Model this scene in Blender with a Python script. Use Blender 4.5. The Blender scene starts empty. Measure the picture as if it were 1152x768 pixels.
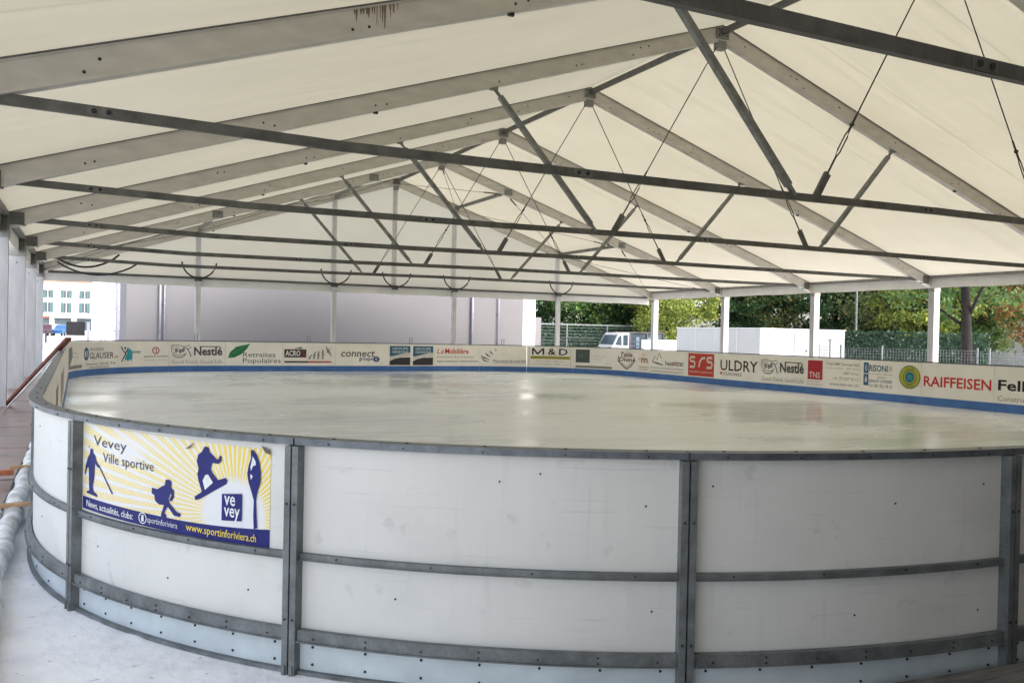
import bpy, bmesh, math, random
from mathutils import Vector, Matrix
from mathutils import noise as mnoise
from mathutils.geometry import tessellate_polygon
R = math.radians
rnd = random.Random(7)
sc = bpy.context.scene
col = sc.collection

# ------------------------------------------------------------------ materials
def newmat(name):
    m = bpy.data.materials.new(name); m.use_nodes = True
    nt = m.node_tree
    return m, nt, nt.nodes['Principled BSDF']

def noise_col(nt, c, amt=.15, scale=6., detail=5, coord='Object', stretch=None, c2=None, lo=.35, hi=.65):
    tc = nt.nodes.new('ShaderNodeTexCoord'); src = tc.outputs[coord]
    if stretch:
        mp = nt.nodes.new('ShaderNodeMapping'); mp.inputs['Scale'].default_value = stretch
        nt.links.new(src, mp.inputs[0]); src = mp.outputs[0]
    n = nt.nodes.new('ShaderNodeTexNoise'); n.inputs['Scale'].default_value = scale; n.inputs['Detail'].default_value = detail
    nt.links.new(src, n.inputs['Vector'])
    r = nt.nodes.new('ShaderNodeValToRGB')
    if c2 is None: c2 = tuple(x*(1-amt) for x in c[:3]); c1 = tuple(min(1, x*(1+amt*.6)) for x in c[:3])
    else: c1 = c
    r.color_ramp.elements[0].position = lo; r.color_ramp.elements[1].position = hi
    r.color_ramp.elements[0].color = (*c2[:3], 1); r.color_ramp.elements[1].color = (*c1[:3], 1)
    nt.links.new(n.outputs['Fac'], r.inputs[0])
    return r.outputs[0], n, src

_mc = {}
def mat(name, c, rough=.6, metal=0., amt=.12, scale=6., stretch=None, bump=0., bscale=40., spec=.4, c2=None, lo=.35, hi=.65):
    if name in _mc: return _mc[name]
    m, nt, b = newmat(name)
    o, n, src = noise_col(nt, c, amt, scale, stretch=stretch, c2=c2, lo=lo, hi=hi)
    nt.links.new(o, b.inputs['Base Color'])
    b.inputs['Roughness'].default_value = rough; b.inputs['Metallic'].default_value = metal
    b.inputs['Specular IOR Level'].default_value = spec
    if bump:
        n2 = nt.nodes.new('ShaderNodeTexNoise'); n2.inputs['Scale'].default_value = bscale; n2.inputs['Detail'].default_value = 6
        nt.links.new(src, n2.inputs['Vector'])
        bp = nt.nodes.new('ShaderNodeBump'); bp.inputs['Strength'].default_value = bump; bp.inputs['Distance'].default_value = .02
        nt.links.new(n2.outputs['Fac'], bp.inputs['Height']); nt.links.new(bp.outputs[0], b.inputs['Normal'])
    _mc[name] = m
    return m

def ink(c):
    return mat('print_%02x%02x%02x' % tuple(int(255*x) for x in c), c, .5, amt=.06, scale=20, spec=.25)

def fabric_mat(name, c, tr, fac, warm=0):
    m, nt, b = newmat(name)
    nt.nodes.remove(b)
    out = nt.nodes['Material Output']
    o, n, src = noise_col(nt, c, .05, .5, detail=7)
    # weld seams of the fabric strips run down the slope every 2.5 m
    sx = nt.nodes.new('ShaderNodeSeparateXYZ'); nt.links.new(src, sx.inputs[0])
    a = nt.nodes.new('ShaderNodeMath'); a.operation = 'MULTIPLY_ADD'; a.inputs[1].default_value = .4; a.inputs[2].default_value = 100.024
    nt.links.new(sx.outputs['Y'], a.inputs[0])
    f = nt.nodes.new('ShaderNodeMath'); f.operation = 'FRACT'; nt.links.new(a.outputs[0], f.inputs[0])
    l = nt.nodes.new('ShaderNodeMath'); l.operation = 'LESS_THAN'; l.inputs[1].default_value = .014; nt.links.new(f.outputs[0], l.inputs[0])
    sm = nt.nodes.new('ShaderNodeMath'); sm.operation = 'MULTIPLY'; sm.inputs[1].default_value = .5; nt.links.new(l.outputs[0], sm.inputs[0])
    d = nt.nodes.new('ShaderNodeBsdfDiffuse'); t = nt.nodes.new('ShaderNodeBsdfTranslucent')
    nt.links.new(o, d.inputs['Color'])
    mx = nt.nodes.new('ShaderNodeMixRGB'); mx.blend_type = 'MULTIPLY'; mx.inputs['Color1'].default_value = (*tr, 1); mx.inputs['Color2'].default_value = (.55, .53, .5, 1)
    nt.links.new(sm.outputs[0], mx.inputs['Fac'])
    # dust lying on the cloth outside lets a little less light through in clouds
    n3 = nt.nodes.new('ShaderNodeTexNoise'); n3.inputs['Scale'].default_value = .35; n3.inputs['Detail'].default_value = 8
    nt.links.new(src, n3.inputs['Vector'])
    rp = nt.nodes.new('ShaderNodeValToRGB'); rp.color_ramp.elements[0].position = .3; rp.color_ramp.elements[1].position = .7
    rp.color_ramp.elements[0].color = (.9, .89, .87, 1); rp.color_ramp.elements[1].color = (1, 1, 1, 1)
    nt.links.new(n3.outputs['Fac'], rp.inputs[0])
    m2 = nt.nodes.new('ShaderNodeMixRGB'); m2.blend_type = 'MULTIPLY'; m2.inputs['Fac'].default_value = 1
    nt.links.new(mx.outputs[0], m2.inputs['Color1']); nt.links.new(rp.outputs[0], m2.inputs['Color2'])
    nt.links.new(m2.outputs[0], t.inputs['Color'])
    ms = nt.nodes.new('ShaderNodeMixShader'); ms.inputs[0].default_value = fac
    nt.links.new(d.outputs[0], ms.inputs[1]); nt.links.new(t.outputs[0], ms.inputs[2])
    n4 = nt.nodes.new('ShaderNodeTexNoise'); n4.inputs['Scale'].default_value = .9; n4.inputs['Detail'].default_value = 4
    nt.links.new(src, n4.inputs['Vector'])
    bp = nt.nodes.new('ShaderNodeBump'); bp.inputs['Strength'].default_value = .25; bp.inputs['Distance'].default_value = .08
    nt.links.new(n4.outputs['Fac'], bp.inputs['Height']); nt.links.new(bp.outputs[0], d.inputs['Normal'])
    # tension creases fan along the strips
    mp5 = nt.nodes.new('ShaderNodeMapping'); mp5.inputs['Scale'].default_value = (.25, 2.6, .25); nt.links.new(src, mp5.inputs[0])
    n5 = nt.nodes.new('ShaderNodeTexNoise'); n5.inputs['Scale'].default_value = 1.2; n5.inputs['Detail'].default_value = 3; nt.links.new(mp5.outputs[0], n5.inputs['Vector'])
    b5 = nt.nodes.new('ShaderNodeBump'); b5.inputs['Strength'].default_value = .35; b5.inputs['Distance'].default_value = .12
    nt.links.new(n5.outputs['Fac'], b5.inputs['Height']); nt.links.new(b5.outputs[0], t.inputs['Normal'])
    nt.links.new(ms.outputs[0], out.inputs[0])
    return m

def leaf_mat(name, c1, c2, c3=None):
    m, nt, b = newmat(name)
    g = nt.nodes.new('ShaderNodeNewGeometry')
    r = nt.nodes.new('ShaderNodeValToRGB')
    r.color_ramp.elements[0].color = (*c1, 1); r.color_ramp.elements[1].color = (*c2, 1)
    if c3:
        e = r.color_ramp.elements.new(.8); e.color = (*c2, 1); r.color_ramp.elements[-1].color = (*c3, 1)
    nt.links.new(g.outputs['Random Per Island'], r.inputs[0])
    nt.links.new(r.outputs[0], b.inputs['Base Color'])
    b.inputs['Roughness'].default_value = .55
    t = nt.nodes.new('ShaderNodeBsdfTranslucent'); nt.links.new(r.outputs[0], t.inputs['Color'])
    ms = nt.nodes.new('ShaderNodeMixShader'); ms.inputs[0].default_value = .3
    nt.links.new(b.outputs[0], ms.inputs[1]); nt.links.new(t.outputs[0], ms.inputs[2])
    nt.links.new(ms.outputs[0], nt.nodes['Material Output'].inputs[0])
    return m

def galv(name, c, rough=.5, metal=.75, scale=9):
    # weathered zinc: cloudy blotches, fine grain, roughness variation
    m, nt, b = newmat(name)
    o, n, src = noise_col(nt, c, .38, scale, detail=9, lo=.3, hi=.7)
    v = nt.nodes.new('ShaderNodeTexVoronoi'); v.inputs['Scale'].default_value = 55
    nt.links.new(src, v.inputs['Vector'])
    mx = nt.nodes.new('ShaderNodeMixRGB'); mx.blend_type = 'MULTIPLY'; mx.inputs['Fac'].default_value = .22
    nt.links.new(o, mx.inputs['Color1']); nt.links.new(v.outputs['Distance'], mx.inputs['Color2'])
    nt.links.new(mx.outputs[0], b.inputs['Base Color'])
    b.inputs['Metallic'].default_value = metal
    rr = nt.nodes.new('ShaderNodeMapRange'); rr.inputs[3].default_value = rough-.12; rr.inputs[4].default_value = rough+.18
    nt.links.new(n.outputs['Fac'], rr.inputs[0]); nt.links.new(rr.outputs[0], b.inputs['Roughness'])
    return m

M = {}
M['roof'] = fabric_mat('tent_cloth', (.78, .75, .69), (.32, .289, .214), .42)
M['gable'] = fabric_mat('gable_cloth', (.78, .75, .68), (.76, .69, .54), .42)
M['side'] = mat('light_block_cloth', (.22, .22, .22), .7, amt=.06, scale=2)  # opaque grey for unseen sheets added to hold light back
M['valance'] = mat('valance_cloth', (.72, .72, .70), .6, amt=.06, scale=2)
M['alu'] = mat('rafter_aluminium', (.55, .525, .48), .5, .2, amt=.10, scale=2.2, stretch=(1, 1, 3), c2=None)
M['alu_post'] = mat('post_aluminium', (.42, .42, .44), .5, .1, amt=.10, scale=3, stretch=(3, 3, .6))
M['gable_post'] = mat('gable_post_aluminium', (.60, .60, .62), .5, .1, amt=.08, scale=3)
M['stain'] = mat('rust_stain', (.20, .15, .10), .8, amt=.3, scale=20)
M['keder'] = mat('keder_strip', (.12, .115, .11), .7, amt=.2)
M['galv'] = galv('galvanised_steel', (.21, .225, .235), .5, .45)
M['galv_dark'] = galv('weathered_tie_steel', (.135, .135, .125), .55, .3, 5)
M['galv_strut'] = galv('strut_steel', (.24, .25, .235), .5, .4, 6)
M['cable'] = mat('steel_cable', (.06, .055, .05), .6, .3)
M['bolt'] = mat('bolt_head', (.035, .035, .04), .5, .4)
M['light_plate'] = galv('splice_plate', (.17, .17, .16), .5, .4, 12)
M['sleeve'] = mat('post_sleeve', (.24, .235, .225), .5, .3, amt=.2)
def scuffed():
    m, nt, b = newmat('white_plastic_sheet')
    o, n, src = noise_col(nt, (.70, .69, .675), .05, 1.1, detail=6)
    def layer(prev, scale, stretch, lo, hi, colr, fac, detail=4, rot=0):
        mp = nt.nodes.new('ShaderNodeMapping'); mp.inputs['Scale'].default_value = stretch; mp.inputs['Rotation'].default_value = (0, rot, 0)
        nt.links.new(src, mp.inputs[0])
        t = nt.nodes.new('ShaderNodeTexNoise'); t.inputs['Scale'].default_value = scale; t.inputs['Detail'].default_value = detail; nt.links.new(mp.outputs[0], t.inputs['Vector'])
        r = nt.nodes.new('ShaderNodeMapRange'); r.inputs[1].default_value = lo; r.inputs[2].default_value = hi; r.inputs[4].default_value = fac; nt.links.new(t.outputs['Fac'], r.inputs[0])
        x = nt.nodes.new('ShaderNodeMixRGB'); x.inputs['Color2'].default_value = (*colr, 1); nt.links.new(r.outputs[0], x.inputs['Fac']); nt.links.new(prev, x.inputs['Color1'])
        return x.outputs[0], r.outputs[0]
    o, _ = layer(o, 1.7, (1,1,1.3), .56, .78, (.48,.47,.46), .32, 7)            # grey rubbed clouds
    o, _ = layer(o, 9, (1,1,1), .66, .72, (.30,.30,.31), .20, 3)               # puck marks
    o, _ = layer(o, 4, (.5,.5,22), .67, .71, (.36,.36,.37), .22, 2, .12)        # sideways scratches
    o, f = layer(o, 3, (8,8,.5), .62, .74, (.46,.45,.43), .18, 3)               # runs of dirty water
    nt.links.new(o, b.inputs['Base Color']); b.inputs['Roughness'].default_value = .46; b.inputs['Specular IOR Level'].default_value = .35
    t = nt.nodes.new('ShaderNodeTexNoise'); t.inputs['Scale'].default_value = 2.2; nt.links.new(src, t.inputs['Vector'])
    bp = nt.nodes.new('ShaderNodeBump'); bp.inputs['Strength'].default_value = .25; bp.inputs['Distance'].default_value = .03
    nt.links.new(t.outputs['Fac'], bp.inputs['Height']); nt.links.new(bp.outputs[0], b.inputs['Normal'])
    return m
M['hdpe'] = scuffed()
M['hdpe_in'] = mat('cream_plastic_sheet', (.85, .82, .775), .45, amt=.06, scale=1.5)
M['kick_blue'] = mat('blue_kick_strip', (.055, .155, .42), .45, amt=.15, scale=3)
M['kick_ice'] = mat('pale_blue_kick_strip', (.54, .60, .64), .4, amt=.10, scale=5)
M['rail_dark'] = galv('board_top_rail', (.17, .19, .215), .42, .5, 12)
M['timber_red'] = mat('red_brown_timber', (.17, .055, .035), .6, amt=.35, scale=5, stretch=(8, 8, 1))
M['timber'] = mat('raw_timber', (.48, .30, .16), .65, amt=.25, scale=8)
M['timber_or'] = mat('orange_timber', (.42, .13, .05), .6, amt=.25, scale=8)
M['grey_wood'] = mat('grey_weathered_plank', (.17, .165, .165), .75, amt=.4, scale=4, stretch=(1, 10, 10), bump=.4)
M['grey_render'] = mat('grey_wall_render', (.185, .177, .185), .9, amt=.025, scale=.5)
M['grey_joint'] = mat('wall_joint', (.165, .158, .165), .9)
M['white_render'] = mat('white_wall_render', (.82, .81, .80), .85, amt=.05, scale=.8)
M['steel_light'] = mat('painted_grey_steel', (.30, .30, .36), .5, .2)
M['black'] = mat('black_plastic', (.02, .02, .025), .5)
M['glass'] = mat('window_glass', (.04, .06, .075), .12, amt=.2, scale=2, spec=.6)
M['shutter'] = mat('green_blue_shutter', (.045, .10, .105), .6)
M['tile'] = mat('salmon_roof_tile', (.45, .20, .14), .8, amt=.3, scale=3)
M['bark'] = mat('tree_bark', (.022, .017, .015), .9, amt=.4, scale=5, stretch=(4, 4, 1), bump=.6, bscale=20)
M['car_white'] = mat('white_car_paint', (.80, .80, .80), .25, spec=.6, amt=.03)
M['tyre'] = mat('tyre_rubber', (.02, .02, .02), .8)
M['hose'] = mat('frosted_hose_wrap', (.70, .70, .70), .75, amt=.35, scale=7, bump=.8, bscale=14)

def snow_mat():
    m, nt, b = newmat('snow_ground')
    o, n, src = noise_col(nt, (.90, .90, .93), .1, 2.5, detail=9, c2=(.76, .76, .80), lo=.32, hi=.52)
    n2 = nt.nodes.new('ShaderNodeTexNoise'); n2.inputs['Scale'].default_value = 26; n2.inputs['Detail'].default_value = 3
    nt.links.new(src, n2.inputs['Vector'])
    r = nt.nodes.new('ShaderNodeValToRGB'); r.color_ramp.elements[0].position = .24; r.color_ramp.elements[1].position = .33
    r.color_ramp.elements[0].color = (.40, .39, .43, 1); r.color_ramp.elements[1].color = (1, 1, 1, 1)
    nt.links.new(n2.outputs['Fac'], r.inputs[0])
    mx = nt.nodes.new('ShaderNodeMixRGB'); mx.blend_type = 'MULTIPLY'; mx.inputs['Fac'].default_value = .8
    nt.links.new(o, mx.inputs['Color1']); nt.links.new(r.outputs[0], mx.inputs['Color2']); nt.links.new(mx.outputs[0], b.inputs['Base Color'])
    b.inputs['Roughness'].default_value = .7
    n3 = nt.nodes.new('ShaderNodeTexNoise'); n3.inputs['Scale'].default_value = 16; n3.inputs['Detail'].default_value = 8
    nt.links.new(src, n3.inputs['Vector'])
    bp = nt.nodes.new('ShaderNodeBump'); bp.inputs['Strength'].default_value = .35; bp.inputs['Distance'].default_value = .03
    nt.links.new(n3.outputs['Fac'], bp.inputs['Height']); nt.links.new(bp.outputs[0], b.inputs['Normal'])
    return m
M['snow'] = snow_mat()

def ice_mat():
    m, nt, b = newmat('rink_ice')
    o, n, src = noise_col(nt, (.75, .785, .80), .1, .17, detail=7, stretch=(1, 1.5, 1), c2=(.53, .56, .53), lo=.40, hi=.58)
    src0 = nt.nodes.new('ShaderNodeTexCoord').outputs['Object']
    # frost streaks left by the blade and the machine
    mp = nt.nodes.new('ShaderNodeMapping'); mp.inputs['Scale'].default_value = (.5, 3.2, 1); mp.inputs['Rotation'].default_value = (0, 0, R(-22))
    nt.links.new(src, mp.inputs[0])
    n2 = nt.nodes.new('ShaderNodeTexNoise'); n2.inputs['Scale'].default_value = .8; n2.inputs['Detail'].default_value = 9; n2.inputs['Roughness'].default_value = .65
    nt.links.new(mp.outputs[0], n2.inputs['Vector'])
    r = nt.nodes.new('ShaderNodeValToRGB'); r.color_ramp.elements[0].position = .45; r.color_ramp.elements[1].position = .72
    r.color_ramp.elements[0].color = (0, 0, 0, 1); r.color_ramp.elements[1].color = (1, 1, 1, 1)
    nt.links.new(n2.outputs['Fac'], r.inputs[0])
    mx = nt.nodes.new('ShaderNodeMixRGB'); mx.inputs['Color2'].default_value = (.84, .875, .90, 1)
    nt.links.new(r.outputs[0], mx.inputs['Fac']); nt.links.new(o, mx.inputs['Color1'])
    # thin scratches
    w = nt.nodes.new('ShaderNodeTexNoise'); w.inputs['Scale'].default_value = 9; w.inputs['Detail'].default_value = 8
    mp2 = nt.nodes.new('ShaderNodeMapping'); mp2.inputs['Scale'].default_value = (.15, 2.5, 1); mp2.inputs['Rotation'].default_value = (0, 0, R(30))
    nt.links.new(src, mp2.inputs[0]); nt.links.new(mp2.outputs[0], w.inputs['Vector'])
    r2 = nt.nodes.new('ShaderNodeValToRGB'); r2.color_ramp.elements[0].position = .35; r2.color_ramp.elements[1].position = .6
    r2.color_ramp.elements[0].color = (.90, .90, .89, 1); r2.color_ramp.elements[1].color = (1, 1, 1, 1)
    nt.links.new(w.outputs['Fac'], r2.inputs[0])
    m2 = nt.nodes.new('ShaderNodeMixRGB'); m2.blend_type = 'MULTIPLY'; m2.inputs['Fac'].default_value = .5
    nt.links.new(mx.outputs[0], m2.inputs['Color1']); nt.links.new(r2.outputs[0], m2.inputs['Color2'])
    def mth(op, a, c):
        q = nt.nodes.new('ShaderNodeMath'); q.operation = op
        for n_, x in enumerate((a, c)):
            if isinstance(x, (int, float)): q.inputs[n_].default_value = x
            else: nt.links.new(x, q.inputs[n_])
        return q.outputs[0]
    sp = nt.nodes.new('ShaderNodeSeparateXYZ'); nt.links.new(src0, sp.inputs[0])
    dd = mth('MINIMUM', mth('MINIMUM', mth('ADD', sp.outputs[0], .4), mth('SUBTRACT', 18.9, sp.outputs[0])), mth('MINIMUM', mth('SUBTRACT', sp.outputs[1], 2.6), mth('SUBTRACT', 32.2, sp.outputs[1])))
    fr = nt.nodes.new('ShaderNodeMapRange'); fr.interpolation_type = 'SMOOTHSTEP'; fr.inputs[1].default_value = 4.2; fr.inputs[2].default_value = .3; nt.links.new(dd, fr.inputs[0])
    fm = mth('MULTIPLY', fr.outputs[0], mth('ADD', .35, n2.outputs['Fac']))
    m3 = nt.nodes.new('ShaderNodeMixRGB'); m3.inputs['Color2'].default_value = (.88, .92, .97, 1); nt.links.new(fm, m3.inputs['Fac']); nt.links.new(m2.outputs[0], m3.inputs['Color1'])
    nt.links.new(m3.outputs[0], b.inputs['Base Color'])
    rr = nt.nodes.new('ShaderNodeMapRange'); rr.inputs[1].default_value = .38; rr.inputs[2].default_value = .6; rr.inputs[3].default_value = .14; rr.inputs[4].default_value = .42
    nt.links.new(n.outputs['Fac'], rr.inputs[0]); nt.links.new(rr.outputs[0], b.inputs['Roughness'])
    b.inputs['Specular IOR Level'].default_value = .4
    bp = nt.nodes.new('ShaderNodeBump'); bp.inputs['Strength'].default_value = .06; bp.inputs['Distance'].default_value = .02
    nt.links.new(w.outputs['Fac'], bp.inputs['Height']); nt.links.new(bp.outputs[0], b.inputs['Normal'])
    return m
M['ice'] = ice_mat()

def ground_mat():
    m, nt, b = newmat('asphalt_ground')
    o, n, src = noise_col(nt, (.58, .575, .57), .16, .6, detail=9)
    nt.links.new(o, b.inputs['Base Color']); b.inputs['Roughness'].default_value = .85
    return m
M['ground'] = ground_mat()

def deck_mat():
    m, nt, b = newmat('wet_plywood_deck')
    o, n, src = noise_col(nt, (.30, .20, .17), .1, 3, detail=9, stretch=(.6, 2.5, 1), c2=(.13, .085, .075), lo=.35, hi=.62)
    nt.links.new(o, b.inputs['Base Color'])
    rr = nt.nodes.new('ShaderNodeMapRange'); rr.inputs[3].default_value = .1; rr.inputs[4].default_value = .6
    nt.links.new(n.outputs['Fac'], rr.inputs[0]); nt.links.new(rr.outputs[0], b.inputs['Roughness'])
    return m
M['deck'] = deck_mat()

# ------------------------------------------------------------------ mesh helpers
class MB:
    def __init__(s): s.v = []; s.f = []; s.mi = []; s.cur = 0
    def add(s, vs, fs):
        o = len(s.v); s.v += [tuple(v) for v in vs]
        for f in fs: s.f.append([i+o for i in f]); s.mi.append(s.cur)
    def hexa(s, p):   # 8 points: bottom ring 0-3, top ring 4-7
        s.add(p, [(3,2,1,0),(4,5,6,7),(0,1,5,4),(1,2,6,5),(2,3,7,6),(3,0,4,7)])
    def box(s, x0, x1, y0, y1, z0, z1):
        s.hexa([(x0,y0,z0),(x1,y0,z0),(x1,y1,z0),(x0,y1,z0),(x0,y0,z1),(x1,y0,z1),(x1,y1,z1),(x0,y1,z1)])
    def bar(s, a, b, w, h, up=(0,0,1), cap=True):
        a = Vector(a); b = Vector(b); d = (b-a).normalized()
        r = d.cross(Vector(up)).normalized(); u = r.cross(d)
        q = [(-w/2,-h/2),(w/2,-h/2),(w/2,h/2),(-w/2,h/2)]
        P = [a+r*x+u*y for x, y in q]+[b+r*x+u*y for x, y in q]
        s.add(P, [(0,1,2,3),(7,6,5,4),(1,0,4,5),(2,1,5,6),(3,2,6,7),(0,3,7,4)])
    def tube(s, pts, r, n=8):
        pts = [Vector(p) for p in pts]; rings = []
        for i, p in enumerate(pts):
            d = (pts[min(i+1, len(pts)-1)]-pts[max(i-1, 0)]).normalized()
            ref = Vector((0,0,1)) if abs(d.z) < .9 else Vector((1,0,0))
            a = d.cross(ref).normalized(); b = a.cross(d)
            rad = r[i] if isinstance(r, (list, tuple)) else r
            rings.append([p+(a*math.cos(2*math.pi*k/n)+b*math.sin(2*math.pi*k/n))*rad for k in range(n)])
        vs = [v for rg in rings for v in rg]; fs = []
        for i in range(len(pts)-1):
            for k in range(n):
                fs.append((i*n+k, i*n+(k+1)%n, (i+1)*n+(k+1)%n, (i+1)*n+k))
        fs.append(tuple(range(n))[::-1]); fs.append(tuple((len(pts)-1)*n+k for k in range(n)))
        s.add(vs, fs)
    def disc(s, c, nrm, r, t, n=8):
        c = Vector(c); nrm = Vector(nrm).normalized()
        s.tube([c, c+nrm*t], r, n)
    def mesh(s, name, mats, smooth=False, bevel=0):
        me = bpy.data.meshes.new(name); me.from_pydata(s.v, [], s.f)
        for m in (mats if isinstance(mats, list) else [mats]): me.materials.append(m)
        for p, i in zip(me.polygons, s.mi): p.material_index = i
        if smooth: me.polygons.foreach_set('use_smooth', [True]*len(me.polygons))
        me.update()
        return me
    def build(s, name, mats, parent=None, smooth=False, bevel=0, loc=None):
        o = bpy.data.objects.new(name, s.mesh(name, mats, smooth)); col.objects.link(o)
        if parent:
            o.parent = parent
            if parent.location.length > 0 and loc is None:
                o.matrix_parent_inverse = Matrix.Translation(-parent.location)
        if loc is not None: o.location = loc
        if bevel:
            md = o.modifiers.new('bevel', 'BEVEL'); md.width = bevel; md.segments = 2; md.limit_method = 'ANGLE'
        return o

def tag(o, label=None, cat=None, group=None, kind=None):
    if label: o['label'] = label
    if cat: o['category'] = cat
    if group: o['group'] = group
    if kind: o['kind'] = kind
    return o
def empty(name, loc, label, cat, group=None):
    o = bpy.data.objects.new(name, None); col.objects.link(o); o.location = loc; o.empty_display_size = .2
    return tag(o, label, cat, group)

# ------------------------------------------------------------------ camera, sun, sky
cam = bpy.data.cameras.new('camera'); co = bpy.data.objects.new('camera', cam); col.objects.link(co); sc.camera = co
F = Vector((.4424635, .89672931, -.01012929)); Rt = Vector((.8966725, -.44219892, .02094126)); Up = Vector((-.01429948, .0183484, .99972939))
CAMZ = 1.604
mw = Matrix((Rt, Up, -F)).transposed().to_4x4(); mw.translation = (0, 0, CAMZ); co.matrix_world = mw
cam.sensor_width = 36; cam.lens = 36*972.76/1152; cam.clip_end = 3000; cam.clip_start = .05

SUN_EL, SUN_AZ = R(38), R(150)      # azimuth measured clockwise from +Y: behind the camera, to its right
sd = Vector((math.sin(SUN_AZ)*math.cos(SUN_EL), math.cos(SUN_AZ)*math.cos(SUN_EL), math.sin(SUN_EL)))
sun = bpy.data.lights.new('sun', 'SUN'); sun.energy = 1.0; sun.angle = R(20); sun.color = (1, .965, .91)
so = bpy.data.objects.new('sun', sun); col.objects.link(so); so.rotation_euler = sd.to_track_quat('Z', 'Y').to_euler()
so.location = (0, 0, 60)
w = bpy.data.worlds.new('World'); sc.world = w; w.use_nodes = True
nt = w.node_tree; bg = nt.nodes['Background']
sky = nt.nodes.new('ShaderNodeTexSky'); sky.sky_type = 'NISHITA'; sky.sun_disc = False
sky.sun_elevation = SUN_EL; sky.sun_rotation = SUN_AZ; sky.dust_density = 3.; sky.air_density = 1.2
hs = nt.nodes.new('ShaderNodeHueSaturation'); hs.inputs['Saturation'].default_value = .5
nt.links.new(sky.outputs[0], hs.inputs['Color']); nt.links.new(hs.outputs[0], bg.inputs['Color']); bg.inputs['Strength'].default_value = .15
sc.view_settings.view_transform = 'Standard'; sc.view_settings.look = 'None'; sc.view_settings.gamma = 1
sc.view_settings.use_curve_mapping = False; sc.view_settings.exposure = 2.0
sc.cycles.use_denoising = True; sc.cycles.max_bounces = 8; sc.cycles.diffuse_bounces = 5; sc.cycles.transmission_bounces = 6
sc.cycles.sample_clamp_indirect = 6

# ------------------------------------------------------------------ ground
g = MB(); g.add([(-900,-300,0),(900,-300,0),(900,1500,0),(-900,1500,0)], [(0,1,2,3)])
tag(g.build('ground', M['ground']), kind='structure')

# ------------------------------------------------------------------ the rink's outline (inner face of the boards)
ptsP = []
XL0, XL1, XR, YB, YT, RR = -.265, -.42, 18.88, 2.60, 32.18, 4.85
C1 = (4.43, 7.45)
ROUT = [(180,4.78),(185,4.80),(190,4.84),(197,4.90),(205,4.95),(215,4.975),(225,4.975),(235,4.95),(245,4.91),(258,4.85),(270,4.81)]
def rout(a):
    for (a0, r0), (a1, r1) in zip(ROUT, ROUT[1:]):
        if a <= a1:
            t = (a-a0)/(a1-a0); return r0+(r1-r0)*t
    return ROUT[-1][1]
def rin(a): return sum(rout(min(270, max(180, a+d))) for d in (-6,-3,0,3,6))/5-.085
def line(a, b, n): return [(a[0]+(b[0]-a[0])*i/n, a[1]+(b[1]-a[1])*i/n) for i in range(n)]
def arc(c, a0, a1, n): return [(c[0]+RR*math.cos(R(a0+(a1-a0)*i/n)), c[1]+RR*math.sin(R(a0+(a1-a0)*i/n))) for i in range(n)]
ptsP += line((C1[0]-rin(180), C1[1]), (XL1, YT-RR), 100)
ptsP += arc((XL1+RR, YT-RR), 180, 90, 60)
ptsP += line((XL1+RR, YT), (XR-RR, YT), 50)
ptsP += arc((XR-RR, YT-RR), 90, 0, 60)
ptsP += line((XR, YT-RR), (XR, YB+RR), 100)
ptsP += arc((XR-RR, YB+RR), 0, -90, 60)
ptsP += line((XR-RR, YB), (C1[0], C1[1]-rin(270)), 50)
near_i = len(ptsP)
for i in range(90):
    a = 270-i; ptsP.append((C1[0]+rin(a)*math.cos(R(a)), C1[1]+rin(a)*math.sin(R(a))))
NP = len(ptsP); SL = [0]
for i in range(NP):
    p, q = ptsP[i], ptsP[(i+1) % NP]; SL.append(SL[-1]+math.dist(p, q))
TOT = SL[-1]
import bisect
nrmP = []
for i in range(NP):
    a, b = ptsP[i-1], ptsP[(i+1) % NP]; dx, dy = b[0]-a[0], b[1]-a[1]; l = math.hypot(dx, dy)
    nrmP.append((-dy/l, dx/l))          # outward: the path runs clockwise
def at(s, off=0.):
    s %= TOT; i = min(bisect.bisect_right(SL, s)-1, NP-1); t = (s-SL[i])/(SL[i+1]-SL[i]); j = (i+1) % NP
    x = ptsP[i][0]*(1-t)+ptsP[j][0]*t; y = ptsP[i][1]*(1-t)+ptsP[j][1]*t
    nx = nrmP[i][0]*(1-t)+nrmP[j][0]*t; ny = nrmP[i][1]*(1-t)+nrmP[j][1]*t
    return x+nx*off, y+ny*off
def s_angle(a): return SL[near_i+int(270-a)]+(270-a-int(270-a))*(SL[near_i+int(270-a)+1]-SL[near_i+int(270-a)])

def strip(mb, s0, s1, o0, o1, z0, z1, n):
    """a bent bar following the boards between two offsets and two heights"""
    vs = []
    for i in range(n+1):
        s = s0+(s1-s0)*i/n
        a = at(s, o0); b = at(s, o1)
        vs += [(a[0],a[1],z0),(b[0],b[1],z0),(b[0],b[1],z1),(a[0],a[1],z1)]
    fs = [(0,3,2,1), (4*n,4*n+1,4*n+2,4*n+3)]
    for i in range(n):
        k = 4*i
        for a, b in ((0,1),(1,2),(2,3),(3,0)): fs.append((k+a, k+b, k+4+b, k+4+a))
    mb.add(vs, fs)

# ice
ic = MB(); ic.add([(*at(TOT*i/400, .03), .012) for i in range(400)], [tuple(range(400))[::-1]])
tag(ic.build('ice', M['ice']), kind='structure')

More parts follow.
